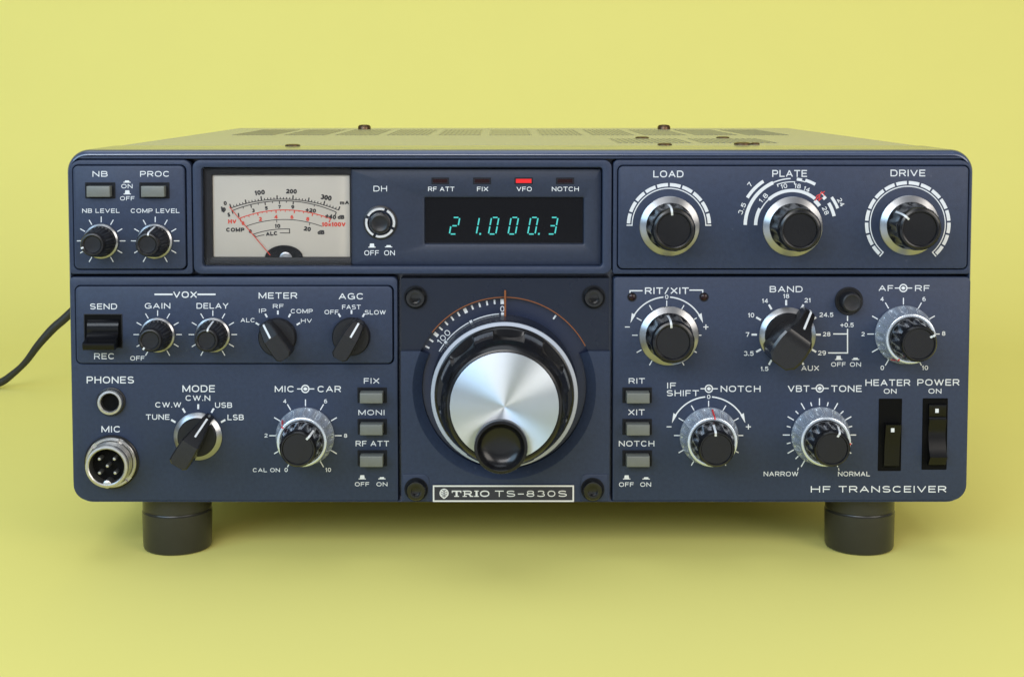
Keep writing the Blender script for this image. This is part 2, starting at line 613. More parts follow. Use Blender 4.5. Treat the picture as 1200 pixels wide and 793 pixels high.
build_sweep()
bm = bmesh.new()
bmesh.ops.create_cube(bm, size=1, matrix=Matrix.Translation((0, -200, -24)) @ Matrix.Diagonal((3000, 1600, 40, 1)))  # unseen table under the paper, added to reflect in the knob face
tb = link("reflector_table", finish(bm, "reflector_table"), 'table')
tb['kind'] = 'structure'

# ------------------------------------------------------------------ the transceiver
PX0, PX1 = 77.0, 1142.0
xl, zt = P(PX0, 175.7)
xr, _ = P(PX1, 175.7)
_, zb = P(600, 588.5)
XC = (xl + xr) / 2
radio = new_empty("radio_transceiver", (XC, 150, 0))
radio['label'] = "dark blue radio transceiver with large tuning knob and green digital readout on yellow paper"
radio['category'] = "radio transceiver"

DEPTH_BASE = 8.0          # the dark chassis face behind the grooves

# outer bezel shell
bm = bmesh.new()


def rim(ix, it, ib, y, r):
    return (rrect(xl + ix, zb + ib, xr - ix, zt - it, max(r, 0.3), 10), y)


loft(bm, [rim(0.5, 0.9, 0.5, 41, 7.5), rim(0.0, 0.0, 0.0, 41, 8.0), rim(0, 0, 0, 40, 8.0), rim(0, 0, 0, 3.0, 8.0), rim(0, 0, 0, 2.4, 8.0), rim(0.15, 0.35, 0.05, 1.3, 7.8), rim(0.45, 1.0, 0.15, 0.5, 7.4),
          rim(0.75, 1.7, 0.3, 0.05, 7.0), rim(0.95, 2.1, 0.4, 0.05, 6.8), rim(1.05, 2.3, 0.5, 0.4, 6.6),
          rim(1.1, 2.4, 0.6, DEPTH_BASE, 6.5)], cap0=True)
panel = link("front_panel", finish(bm, "front_panel", 40), 'bezel', radio,
             label="dark blue moulded front panel with rounded corners")


def section(name, box, r, yf=0.0, yb=DEPTH_BASE + 0.5, bev=0.45, m='panel', label=None):
    bm = bmesh.new()
    slab(bm, *pxrect(*box), r, yf, yb, bev)
    return link(name, finish(bm, name, 30), m, panel, label=label)


# raised fields of the panel, three of them with an opening for an inset plate
PLATE = 0.7


def framed(box, plate, r):
    hole = (plate[0] - 0.9, plate[1] - 0.9, plate[2] + 1.5, plate[3] + 1.4)
    bm = bmesh.new()

    def LO(i):
        x0, z0, x1, z1 = pxrect(*box)
        return rrect(x0 + i, z0 + i, x1 - i, z1 - i, [max(0.02, q - i) for q in r])
    x0, z0, x1, z1 = pxrect(*hole)
    loft(bm, [(LO(0), DEPTH_BASE + 0.5), (LO(0), 0.35), (LO(0.12), 0.12), (LO(0.35), 0.0), (rrect(x0 - 0.2, z0 - 0.2, x1 + 0.2, z1 + 0.2, 2.3), 0.0),
              (rrect(x0, z0, x1, z1, 2.1), 0.2), (rrect(x0, z0, x1, z1, 2.1), 4.0)], cap1=False)
    link("panel_field", finish(bm, "panel_field", 30), 'panel', panel)
    bm = bmesh.new()
    slab(bm, *pxrect(*plate), 1.9, -PLATE, 4.5, 0.4)
    link("inset_plate", finish(bm, "inset_plate", 30), 'panel', panel)


framed((81.3, 187.5, 224.8, 321.2), (86.8, 194.2, 217.4, 315.0), (4.6, 3.0, 1.0, 1.0))
framed((718.4, 187.5, 1137.7, 321.2), (724.2, 194.6, 1133.5, 314.6), (2.0, 4.6, 1.0, 1.0))
framed((83.8, 324.6, 466, 586.6), (89.5, 335.2, 460, 425.2), (1.5, 2.0, 0.5, 6.0))
section("panel_field", (718.3, 324.6, 1135.2, 586.6), (1.5, 2.0, 6.0, 0.5))
bm = bmesh.new()
slab(bm, *pxrect(90.5, 183.6, 1128.5, 186.3), 0.35, 0.35, DEPTH_BASE + 0.4, 0.3)
link("panel_trim", finish(bm, "panel_trim", 30), 'panel', panel)
# middle upper field: a frame round a deep recess
bm = bmesh.new()
OPEN = pxrect(236.5, 196.5, 706, 312.0)
frame_ring(bm, pxrect(226.0, 187.5, 716.8, 321.2), OPEN, 0.0, DEPTH_BASE + 0.5, 0.45, 7.6, 3.0, 1.2, 0.7)
link("panel_field", finish(bm, "panel_field", 30), 'panel', panel)

# display plate in the recess, with the readout window cut into it
DP = -3.0                               # 3 mm behind the panel face
bm = bmesh.new()
plate_box = pxrect(411.5, 198.0, 704.5, 310.8, DP)
win = pxrect(498, 232, 683.5, 285.5, DP)
frame_ring(bm, plate_box, win, -DP, 9.0, 0.4, -DP + 2.6, 0.8, 0.3, 1.1)
link("display_plate", finish(bm, "display_plate", 25), 'inner_panel', panel)

# ------------------------------------------------------------------ meter
MH = -5.0
mbox = pxrect(249, 205, 410, 301.3, MH)
bm = bmesh.new()
slab(bm, *mbox, 0.3, -MH, -MH + 1.5, 0.1)
meter = link("meter", finish(bm, "meter", 30), 'cream', radio, loc=(0, 0, 0),
             label="cream analogue meter with a red needle resting at the left")
bm = bmesh.new()
frame_ring(bm, pxrect(238.5, 196.6, 412.5, 312.0, -3.6), pxrect(249.2, 205.2, 409.8, 301.2, -4.2), 3.6, 7.5, 0.2, 6.0, 0.4, 0.3, 0.6)
link("meter_frame", finish(bm, "meter_frame", 25), 'black_matt', meter)


def mz(x, y):
    return 230 + x / 4.8, 180 + y / 4.8


mp, mr = Print(), Print()
ux, uy, ur, ua, ub = mp.arc3(mz(196, 306), mz(495, 257), mz(800, 318))
mp.arc(ux, uy, ur - 0.5, ur + 0.5, ua, ub, 40)
lx, ly, lr, la, lb = mp.arc3(mz(200, 322), mz(495, 266), mz(788, 330))
mp.arc(lx, ly, lr - 0.5, lr + 0.5, la, lb, 40)
nt = 35
for i in range(nt + 1):
    a = ua + (ub - ua) * i / nt
    big = (i % 5 == 0)
    L = 5.0 if i % 10 == 0 else (4.6 if big else 2.4)
    mp.tick(ux, uy, ur, ur + L, a, 1.5 if big else 1.05)
for i, fr in enumerate((0.0, 0.11, 0.185, 0.255, 0.32, 0.39, 0.455, 0.52, 0.585, 0.785, 1.0)):
    a = la + (lb - la) * fr
    mp.tick(lx, ly, lr, lr - (3.8 if i % 2 == 0 else 2.2), a, 1.25 if i % 2 == 0 else 0.9)
for s, x0, y0, x1, y1, rot in (("100", 328, 206, 386, 233, -7), ("200", 505, 200, 566, 226, 2), ("300", 699, 233, 762, 262, 10),
                               ("0", 154, 268, 172, 291, -12), ("Ip", 140, 297, 166, 326, -10), ("S", 175, 332, 191, 356, 0),
                               ("mA", 808, 265, 860, 287, 0), ("1", 234, 334, 242, 357, -6), ("3", 312, 310, 329, 331, -5),
                               ("5", 386, 297, 402, 318, -3), ("7", 461, 290, 476, 311, 0), ("9", 534, 290, 551, 311, 2),
                               ("+20", 615, 308, 674, 331, 6), ("+40", 726, 342, 787, 367, 9), ("dB", 795, 346, 833, 369, 0),
                               ("COMP", 168, 417, 271, 440, 0), ("0", 296, 427, 312, 448, 0), ("10", 441, 396, 473, 419, 0),
                               ("20", 605, 411, 645, 436, 8), ("dB", 682, 431, 721, 455, 0), ("ALC", 391, 439, 458, 462, -5)):
    mp.text(s, *mz(x0, y0), *mz(x1, y1), 0.065, rot)
cx_, cy_, cr, ca, cb = mp.arc3(mz(283, 408), mz(490, 371), mz(708, 410))
mp.arc(cx_, cy_, cr - 0.4, cr + 0.4, ca, cb, 30)
for fr in (0.0, 0.40, 0.835):
    mp.tick(cx_, cy_, cr, cr - 3.2, ca + (cb - ca) * fr, 0.8)
mp.path([mz(318, 454), mz(370, 439), mz(430, 428), mz(480, 424), mz(527, 424)], 0.85)
mp.line(*mz(525, 423), *mz(525, 449), 1.0)
mp.line(*mz(527, 447), *mz(470, 446), 0.85)
mp.path([mz(383, 457), mz(355, 462), mz(335, 468)], 0.85)
mp.line(*mz(336, 468), *mz(318, 453), 0.85)
mp.build("meter_scale", 'meter_black', meter, MH, "black meter arcs and figures")
rx, ry, rr_, ra, rb = mr.arc3(mz(245, 364), mz(495, 317), mz(755, 367))
mr.arc(rx, ry, rr_ - 0.55, rr_ + 0.55, ra, rb, 40)
for i in range(21):
    mr.tick(rx, ry, rr_, rr_ - (4.6 if i in (0, 20) else 3.4 if i % 4 == 0 else 2.4 if i % 2 == 0 else 1.5), ra + (rb - ra) * i / 20, 1.4 if i % 4 == 0 else 0.95)
for s, x0, y0, x1, y1, rot in (("HV", 179, 370, 226, 394, 0), ("0", 255, 381, 271, 403, -6), ("2", 352, 357, 369, 380, -3),
                               ("4", 439, 345, 458, 367, 0), ("6", 530, 346, 547, 368, 0), ("8", 618, 357, 636, 380, 4),
                               ("10x100V", 706, 386, 840, 411, 0)):
    mr.text(s, *mz(x0, y0), *mz(x1, y1), 0.065, rot)
mr.build("meter_scale", 'meter_red', meter, MH, "red meter arc and figures")
pc = Print()
cc = mz(494, 584)
pts = []
for i in range(25):
    a = R(-90 + 180 * i / 24)
    pts.append((cc[0] + 22.2 * math.sin(a), cc[1] - 14.4 * math.cos(a)))
bm = bmesh.new()
pw = [P(px, py, MH) for px, py in pts]
loft(bm, [(pw, -MH - 0.05), (pw, -MH - 0.7)])
link("pivot_cover", finish(bm, "pivot_cover", 30), 'black_gloss', meter)
bm = bmesh.new()
sx_, sz_ = P(*mz(503, 590), MH + 0.8)
lathe(bm, [(2.4, 0), (2.4, 0.12), (2.2, 0.2), (1.5, 0.2), (1.4, 0.05), (0, 0.05)], 32)
link("pivot_screw", finish(bm, "pivot_screw", 40), 'chrome', meter, (sx_, -MH - 0.72, sz_))
nd = Print()
nd.line(*mz(186, 300), *mz(416, 571), 1.0)
nd.build("needle", 'meter_red', meter, MH + 0.9, "thin red needle")
bm = bmesh.new()
wx = pxrect(238.5, 197.2, 411.2, 311.5, -2.2)
slab(bm, *wx, 0.2, 2.2, 3.2, 0.05)
link("meter_window", finish(bm, "meter_window"), M['pane'], meter)

# ------------------------------------------------------------------ readout
bm = bmesh.new()
slab(bm, *pxrect(494, 228, 688, 290, DP), 0.3, -DP + 2.0, -DP + 4.0, 0.05)
disp = link("digital_readout", finish(bm, "digital_readout"), 'glass_black', radio,
            label="black readout window showing 21.000.3 in glowing green digits")
SEG = {'a': ((0.04, 1), (0.96, 1)), 'g': ((0.06, .5), (0.94, .5)), 'd': ((0.04, 0), (0.96, 0)),
       'f': ((0, .96), (0, .54)), 'b': ((1, .96), (1, .54)), 'e': ((0, .46), (0, .04)), 'c': ((1, .46), (1, .04))}
NUM = {'0': 'abcdef', '1': 'bc', '2': 'abged', '3': 'abgcd'}


def digit(d, xleft, dot=False):
    p = Print()
    x0, yb_, h, w, sl = xleft, 274.3, 19.4, 8.6, 3.6
    for s in NUM[d]:
        (u0, v0), (u1, v1) = SEG[s]
        vert = s in 'bcef'
        if not vert:
            u0, u1 = u0 + 0.14, u1 - 0.14
        a = (x0 + u0 * w + v0 * sl, yb_ - v0 * h)
        b = (x0 + u1 * w + v1 * sl, yb_ - v1 * h)
        p.line(*a, *b, 1.55 if vert else 1.5)
    if dot:
        p.poly([(x0 + w + 3.6, yb_ - 1.2), (x0 + w + 5.6, yb_ - 1.2), (x0 + w + 5.4, yb_ + 0.9), (x0 + w + 3.4, yb_ + 0.9)])
    p.build("digit", 'teal', disp, DP - 2.0, "glowing green digit " + d, lift=0.1)


for d, xx, dot in (('2', 526.6, 0), ('1', 549.6, 1), ('0', 572.4, 0), ('0', 595.4, 0), ('0', 618.4, 1), ('3', 641.6, 0)):
    digit(d, xx, dot)

# indicator lamps above the readout
for (xa, xb, on, nm) in ((505.6, 526.2, 0, 'RF ATT'), (554.4, 575.4, 0, 'FIX'), (603, 624.4, 1, 'VFO'), (651.6, 672.8, 0, 'NOTCH')):
    bm = bmesh.new()
    frame_ring(bm, pxrect(xa, 208.2, xb, 216.0, DP), pxrect(xa + 1.3, 209.5, xb - 1.3, 214.8, DP), -DP - 0.12, -DP + 0.3, 0.08, -DP + 0.3, 0.15, 0.05, 0.05)
    ind = link("indicator_lamp", finish(bm, "indicator_lamp"), 'groove', radio,
               label=("lit red" if on else "unlit dark red") + " indicator lamp over " + nm + " lettering")
    bm = bmesh.new()
    slab(bm, *pxrect(xa + 1.4, 209.6, xb - 1.4, 214.7, DP), 0.1, -DP - 0.02, -DP + 0.5, 0.1)
    link("lens", finish(bm, "lens"), 'led_red' if on else 'led_dark', ind)

# ------------------------------------------------------------------ printed lettering
def label(s, x0, y0, x1, y1, h=0.0, m='white', bold=0.010, rot=0):
    return Print().text(s, x0, y0, x1, y1, bold, rot).build("printed_label", m, panel, h, "printed lettering " + s)


T = PLATE
for a in (("NB", 108.4, 200.6, 126.1, 207.2, T), ("PROC", 164.2, 200.6, 198.7, 207.2, T), ("ON", 142.2, 215.8, 155.3, 220.8, T),
          ("OFF", 140.7, 230.1, 157.6, 234.9, T), ("NB LEVEL", 96.3, 244.5, 140.2, 249.5, T), ("COMP LEVEL", 153.3, 244.5, 210.3, 249.6, T),
          ("LOAD", 765.6, 200, 801, 208, T), ("PLATE", 905, 199.4, 945.7, 207.4, T), ("DRIVE", 1043.6, 199, 1084.3, 206.8, T),
          ("SEND", 105.4, 355.6, 137.2, 362.4, T), ("GAIN", 169.7, 355, 199.6, 361.6, T), ("DELAY", 230.3, 355, 267.7, 361.6, T),
          ("REC", 110.3, 413.7, 134.3, 420.7, T), ("OFF", 152.7, 417, 169.3, 422.2, T),
          ("METER", 303.1, 342.7, 348.3, 349.9, T), ("RF", 319.8, 356.3, 332.3, 361.2, T), ("IP", 303.5, 361.6, 312, 366.5, T),
          ("ALC", 282, 372.6, 298.8, 377.5, T), ("COMP", 340.8, 362, 366.5, 367, T), ("HV", 352.7, 373.4, 365.4, 378.1, T),
          ("AGC", 397, 343.5, 426.1, 350.8, T), ("OFF", 380.3, 363.1, 396.6, 368.1, T), ("FAST", 400.9, 357.1, 422.7, 362.3, T),
          ("SLOW", 427.4, 363.3, 452, 368.5, T),
          ("PHONES", 101.6, 441, 157, 449, 0), ("MIC", 118.9, 499, 141.4, 506.3, 0), ("MODE", 213.8, 451.2, 251.8, 459.2, 0),
          ("CW.N", 217.5, 463, 246.4, 469.4, 0), ("CW.W", 182, 471, 212.3, 477.2, 0), ("USB", 252, 471.4, 272, 477.6, 0),
          ("TUNE", 171, 485.3, 198.6, 491.5, 0), ("LSB", 266.6, 485.5, 285.6, 492, 0), ("MIC", 322, 452, 345, 459.2, 0),
          ("CAR", 372.2, 452, 399.6, 459.3, 0), ("FIX", 426.4, 442.9, 444.6, 449.3, 0), ("MONI", 420, 480, 450.6, 486.2, 0),
          ("RF ATT", 416.8, 516.2, 455.8, 522.6, 0), ("OFF", 415.9, 564.6, 432.6, 569.4, 0), ("ON", 441.2, 564.6, 454, 569.4, 0),
          ("CAL ON", 296.3, 548.2, 328, 552.8, 0),
          ("BAND", 902, 335.2, 940.5, 342.4, 0), ("AUX", 939, 428.2, 959.8, 434.3, 0), ("OFF", 974, 424.3, 991, 429.4, 0),
          ("ON", 996, 424.3, 1009, 429.4, 0), ("AF", 1029.7, 334.2, 1046.7, 341, 0), ("RF", 1072.3, 334.2, 1089.3, 341, 0),
          ("HEATER", 1014.2, 444.4, 1066.7, 451.9, 0), ("POWER", 1075, 444.1, 1124.3, 451.6, 0), ("ON", 1035.7, 455.3, 1050.6, 461, 0),
          ("ON", 1088.1, 455.2, 1103.2, 460.9, 0),
          ("RIT", 736.8, 442.9, 755.7, 449.3, 0), ("XIT", 736.2, 479.4, 755.5, 486.2, 0), ("NOTCH", 725.2, 516.2, 766.8, 522.8, 0),
          ("OFF", 725.4, 564.8, 742.6, 569.9, 0), ("ON", 750.3, 564.8, 763, 569.9, 0), ("IF", 781.8, 448.2, 792.1, 455, 0),
          ("SHIFT", 781.2, 457, 819, 463.9, 0), ("NOTCH", 844.5, 451.8, 891.2, 459, 0), ("VBT", 923.2, 451.4, 948.6, 459, 0),
          ("TONE", 974, 451.4, 1009.8, 459, 0), ("NARROW", 894.9, 552.2, 935.4, 557.7, 0), ("NORMAL", 982, 552.2, 1019.5, 557.7, 0)):
    label(*a)
for a in (("DH", 437.7, 217.9, 453.5, 224.4, DP, 'soft_white', 0.0), ("OFF", 426.9, 293.4, 444, 299.2, DP, 'soft_white', 0.004),
          ("ON", 450.2, 293.4, 462.7, 299.2, DP, 'soft_white', 0.004), ("RF ATT", 501.7, 219, 532.5, 224.2, DP, 'soft_white', 0.008),
          ("FIX", 559, 219, 572.1, 224.2, DP, 'soft_white', 0.008), ("VFO", 605.4, 219, 623.1, 224.2, DP, 'soft_white', 0.008),
          ("NOTCH", 646.7, 219, 678.3, 224.2, DP, 'soft_white', 0.008)):
    label(*a)
Print().text("HF", 950.2, 569.2, 973.2, 576.6, 0.012).text("TRANSCEIVER", 982.8, 569, 1109, 576.6, 0.012).build(
    "printed_label", 'white', panel, 0.0, "printed lettering HF TRANSCEIVER")
p = Print().text("VOX", 203, 341.4, 230.8, 349, 0.018).line(181, 344.9, 202.3, 344.9, 1.9).line(231.4, 344.9, 252.6, 344.9, 1.9)
p.build("printed_label", 'white', panel, T, "printed lettering VOX between two dashes")
p = Print().text("RIT/XIT", 755.8, 336.8, 807.1, 344.4, 0.016)
p.path([(738.3, 344), (738.3, 340.4)], 1.3).line(737.7, 340.6, 753, 340.6, 1.4).line(807.8, 339.9, 824.1, 339.9, 1.4).path([(823.5, 339.4), (823.5, 343.2)], 1.3)
p.build("printed_label", 'white', panel, 0, "printed lettering RIT/XIT with brackets")
# push-on and push-off signs
for (cx, yb_, on, h, m) in ((148.9, 214.2, 1, T, 'white'), (149.2, 227.9, 0, T, 'white'), (435.9, 290.2, 0, DP, 'soft_white'), (455.4, 289.9, 1, DP, 'soft_white'),
                            (424.5, 561.3, 0, 0, 'white'), (447.6, 561.3, 1, 0, 'white'), (982.8, 421.6, 0, 0, 'white'), (1002.6, 421.6, 1, 0, 'white'),
                            (734.4, 561.4, 0, 0, 'white'), (757.2, 561.4, 1, 0, 'white')):
    p = Print().line(cx - 4.3, yb_ - 0.5, cx + 4.3, yb_ - 0.5, 0.9)
    t = 2.6 if on else 4.8
    p.poly([(cx - 2.9, yb_ - 0.9), (cx - 2.3, yb_ - t), (cx + 2.3, yb_ - t), (cx + 2.9, yb_ - 0.9)])
    p.build("printed_symbol", m, panel, h)
# concentric-knob signs
for (cx, cy, xa, xb) in ((357.8, 455.5, 348.2, 368.3), (1058.6, 337.5, 1048.6, 1069), (830.7, 455.3, 820.9, 841.2), (960.6, 454.9, 950.9, 971.1)):
    Print().arc(cx, cy, 3.5, 4.9, 0, 360, 28).disc(cx, cy, 2.0).line(xa, cy, cx - 4.2, cy, 1.2).line(cx + 4.2, cy, xb, cy, 1.2).line(cx - 2.6, cy, cx + 2.6, cy, 1.0).build(
        "printed_symbol", 'white', panel, 0)


def scale_simple(cx, cy, ra, rb, angs, w, h, nums=(), label_=None):
    p = Print()
    for a in angs:
        p.tick(cx, cy, ra, rb, a, w)
    for n in nums:
        p.num(*n)
    p.build("printed_scale", 'white', panel, h, label_)


A30 = [a * 30 for a in range(-5, 6)]
for (cx, cy, h) in ((118.6, 282.3, T), (181.9, 282.3, T), (184.7, 391.9, T), (249.4, 391.9, T)):
    scale_simple(cx, cy, 21.8, 28.4, A30, 1.1, h)
for (cx, cy, h, angs) in ((325.6, 394.4, T, (-58, -29, 0, 29, 58)), (411.9, 393.8, T, (-30, 0, 30))):
    scale_simple(cx, cy, 26.0, 30.6, angs, 2.0, h)
scale_simple(232.3, 510, 30.8, 36.6, (-60, -30, 0, 30, 60), 2.2, 0)
scale_simple(921.3, 392, 34.2, 40.6, A30, 2.3, 0,
             (("18", 921.3, 346.9, 5.0), ("14", 896.5, 352.4, 5.0), ("21", 946.3, 351.8, 5.2), ("10", 880.2, 369.2, 5.2), ("24.5", 968.4, 368.7, 5.2),
              ("7", 876, 391.9, 5.4), ("28", 968.7, 391.4, 5.0), ("3.5", 877.4, 414, 5.4), ("29", 963.2, 413.4, 5.3), ("1.5", 895.9, 431.9, 5.1)),
             "white band marks and figures round the pointer knob")
p = Print().line(993.2, 370, 993.2, 376, 1.4).num("+0.5", 992.6, 380.7, 5.0).line(993.2, 385.2, 993.2, 414.1, 1.4).line(976.4, 391.2, 993.6, 391.2, 1.4).line(970.4, 413.4, 993.8, 413.4, 1.4)
p.build("printed_label", 'white', panel, 0, "white bracket lines joining 28 and 29 to +0.5")
for (cx, cy, nums) in ((358, 510.2, (("4", 333.8, 469.9, 4.6), ("6", 381.6, 469.9, 4.6), ("2", 311.7, 510, 4.6), ("8", 405, 510.2, 4.6), ("0", 335.3, 550.2, 4.8), ("10", 384.6, 550.2, 4.8))),
                       (1058.7, 391.3, (("4", 1033.7, 350.3, 4.8), ("6", 1082.9, 350.3, 4.8), ("2", 1011.4, 391.3, 4.8), ("8", 1105.8, 390.6, 5.0), ("0", 1033.9, 430.8, 5.2), ("10", 1084, 430.8, 5.2)))):
    scale_simple(cx, cy, 34.6, 42.4, A30, 1.2, 0, nums)
p = Print()
for k in range(-10, 11):
    long_ = k % 2 == 0
    p.tick(960.3, 509.4, 34.6 if long_ else 35.0, 43 if long_ else 39.6, k * 15, 1.25)
p.line(935.7, 547.6, 934.6, 551.0, 1.0).line(982.6, 548.2, 983.2, 551, 1.0)
p.build("printed_scale", 'white', panel, 0)
for (cx, cy, zx, zy, sx, sy, d) in ((781.3, 392.7, 781.3, 347.9, 735.2, 383, 46), (830.4, 510, 830.5, 464.7, 784, 499.8, 46.5)):
    p = Print()
    for a in A30:
        p.tick(cx, cy, 34.0, 40.6, a, 1.15)
    rr2 = cy - zy
    for s in (-1, 1):
        p.arc(cx, cy, rr2 - 0.75, rr2 + 0.75, s * 5, s * 62)
        a1, a2 = R(s * 57.5), R(s * 71.5)
        tip = (cx + rr2 * math.sin(a2), cy - rr2 * math.cos(a2))
        b0 = (cx + (rr2 - 1.2) * math.sin(a1), cy - (rr2 - 1.2) * math.cos(a1))
        b1 = (cx + (rr2 + 3.6) * math.sin(a1), cy - (rr2 + 3.6) * math.cos(a1))
        p.poly([b0, b1, tip])
    p.num("0", zx, zy, 5.0)
    p.line(sx - 2.9, sy, sx + 2.9, sy, 1.1)
    ex = sx + 2 * d
    p.line(ex - 3, sy, ex + 3, sy, 1.1).line(ex, sy - 3, ex, sy + 3, 1.1)
    p.build("printed_scale", 'white', panel, 0, "white curved double arrow from minus to plus")
# LOAD and DRIVE: segmented arcs
for (cx, cy, r0, r1, r2, span, n) in ((783.9, 264.0, 43.2, 45.4, 49.4, 90, 10), (1063.8, 262.4, 44.0, 46.2, 50.2, 139, 16)):
    p = Print()
    p.arc(cx, cy, r0 - 0.6, r0 + 0.6, -span, span, 80)
    st = 2 * span / n
    for k in range(n):
        p.arc(cx, cy, r1, r2, -span + k * st + (2.6 if k == 0 else 1.3), -span + (k + 1) * st - (2.6 if k == n - 1 else 1.3))
    for s in (-1, 1):
        a = R(s * span)
        t = R(s * (span + 1))
        p.tick(cx, cy, r0 - 0.6, r2 + 0.2, s * span, 1.4)
    p.build("printed_scale", 'white', panel, T, "white arc of broken segments")
# PLATE: band arcs
cx, cy = 928.5, 264.6
p = Print()
p.arc(cx, cy, 41.0, 45.0, -89, -62).arc(cx, cy, 40.7, 42.0, -62, -40).arc(cx, cy, 39.4, 43.2, -42, 40)
p.arc(cx, cy, 53.2, 57.2, -89, -24).arc(cx, cy, 54.6, 56.0, -24, -2)
p.arc(cx, cy, 50.9, 52.0, -20, 3).tick(cx, cy, 48.6, 52.0, -20, 1.1).tick(cx, cy, 48.6, 52.0, 3, 1.1)
p.arc(cx, cy, 60.2, 64.0, -58, -33)
p.arc(cx, cy, 53.0, 56.4, 5.5, 12).arc(cx, cy, 53.0, 54.2, 12, 17).arc(cx, cy, 53.6, 57.2, 16, 29)
p.arc(cx, cy, 48.3, 52.2, 58, 77).arc(cx, cy, 55.2, 58.6, 54, 69)
p.num("7", 878.8, 216.4, 5.6, rot=-52).num("3.5", 869.6, 244.6, 5.4, rot=-68, k=0.9).num("1.8", 894.6, 232.0, 5.4, rot=-48, k=0.95)
p.num("10", 918.7, 218.2, 5.4, rot=-10).num("18", 934.7, 218.1, 5.4, rot=8).num("14", 945.4, 221.8, 5.2, rot=22)
p.num("28", 967.4, 246.9, 5.4, rot=66).num("24", 985.4, 237.0, 5.4, rot=62)
p.build("printed_scale", 'white', panel, T, "white stepped arcs with band figures from 1.8 to 28")
p = Print().arc(cx, cy, 37.2, 41.6, 41.5, 54).arc(cx, cy, 47.6, 52.0, 47, 51).arc(cx, cy, 50.6, 52.2, 40.5, 47)
p.build("printed_scale", 'soft_white', panel, T)
p = Print().text("21", 956.0, 226.6, 966.4, 233.2, 0.01, -42).line(955, 235.0, 960, 230.2, 1.3).line(958.6, 229.2, 966.6, 224.4, 1.1)
p.build("hand_mark", 'red', panel, T, "red hand-drawn mark across the white scale")

# ------------------------------------------------------------------ knobs
def place(name, me, m, px, py, h0, ang=0.0, label=None):
    x, z = P(px, py, h0)
    o = link(name, me, m, radio, (x, -h0, z), label)
    o.rotation_euler[1] = R(ang)
    return o


def child(name, me, m, parent, loc=(0, 0, 0), ang=0.0, label=None):
    o = bpy.data.objects.new(name, me)
    me.materials.clear()
    me.materials.append(M[m])
    COL.objects.link(o)
    o.parent = parent
    o.location = Vector(loc) * S
    o.rotation_euler[1] = R(ang)
    if label:
        o['label'] = label
    return o


def copy_part(o, px, py, h0, ang, label):
    c = o.copy()
    COL.objects.link(c)
    x, z = P(px, py, h0)
    c.location = (Vector((x, -h0, z)) - radio.location / S) * S
    c.rotation_euler[1] = R(ang)
    c['label'] = label
    for ch in o.children:
        d = ch.copy()
        COL.objects.link(d)
        d.parent = c
    return c


# small knurled knobs with a bright ring
def rib(n, d, hlo, hhi):
    def f(a, r, h):
        if hlo <= h <= hhi:
            return 1 - d * (0.5 + 0.5 * math.cos(n * a))
        return 1.0
    return f


body = lathe_mesh("knob", [(5.2, 0.6), (5.75, 0.7), (5.75, 1.6), (5.6, 2.6), (5.6, 2.7), (4.75, 9.6), (4.6, 10.2), (4.35, 11.6), (4.0, 12.3), (3.45, 12.45), (3.1, 12.2), (2.9, 11.9), (0, 11.6)], 144,
                  rib(24, 0.07, 2.65, 9.7), 30)
ring = lathe_mesh("skirt_ring", [(5.0, 0.1), (6.4, 0.1), (6.45, 0.8), (6.35, 0.95), (5.7, 1.35), (5.0, 1.4)], 96, None, 16)
ptr = ribbon_mesh("pointer_line", [(5.55, 2.9), (4.7, 9.8), (4.4, 11.6), (4.05, 12.35), (3.3, 12.45)], 0.62)
k1 = place("knob", body, 'black', 181.9, 282.6, T, 6, "small black knob with bright ring under COMP LEVEL lettering, pointer up")
child("skirt_ring", ring, 'chrome', k1)
child("pointer_line", ptr, 'white', k1)
copy_part(k1, 118.8, 282.6, T, -108, "small black knob with bright ring under NB LEVEL lettering, pointer turned left")
copy_part(k1, 184.9, 392.2, T, -143, "small black knob with bright ring under GAIN lettering, pointer at OFF")
copy_part(k1, 249.6, 392.2, T, 8, "small black knob with bright ring under DELAY lettering, pointer up")


# fluted knobs on a wide chrome flange
def flute(n, d, hlo, hhi, pw=2.0):
    """soft finger grips: smooth lobes that run out at the front"""
    def f(a, r, h):
        if hlo <= h <= hhi:
            t = min(1.0, (h - hlo) / 0.8) * min(1.0, max(0.25, (hhi - h) / 2.5 + 0.25))
            return 1 - d * t * (0.5 - 0.5 * math.cos(n * a)) ** pw
        return 1.0
    return f


body = lathe_mesh("knob", [(8.0, 1.6), (8.75, 1.7), (8.75, 2.6), (8.6, 3.4), (8.5, 4.2), (8.3, 8.0), (8.1, 11.6), (8.0, 12.6), (7.75, 13.9), (7.3, 14.6), (6.6, 14.9), (6.15, 14.8), (5.95, 14.3), (5.8, 14.1), (0, 14.0)], 168,
                  flute(12, 0.075, 2.5, 12.7, 1.0), 32)
ring = lathe_mesh("skirt_ring", [(8.2, 0.1), (10.95, 0.1), (11.0, 0.8), (10.85, 0.95), (8.75, 2.1), (8.2, 2.15)], 120, None, 16)
ptr = ribbon_mesh("pointer_line", [(8.35, 3.5), (8.35, 7.5), (8.15, 11.6), (8.02, 12.6), (7.75, 13.9), (7.3, 14.6), (6.6, 14.9), (6.1, 14.8), (5.2, 14.3)], 0.75)
k2 = place("knob", body, 'knob_black', 784.4, 264.9, T, -7, "fluted black knob on chrome flange under LOAD lettering")
child("skirt_ring", ring, 'chrome', k2)
child("pointer_line", ptr, 'white', k2)
copy_part(k2, 1065.3, 263.9, T, -50, "fluted black knob on chrome flange under DRIVE lettering, pointer turned left")
copy_part(k2, 783.6, 393.2, 0, -7, "fluted black knob on chrome flange under RIT/XIT lettering")
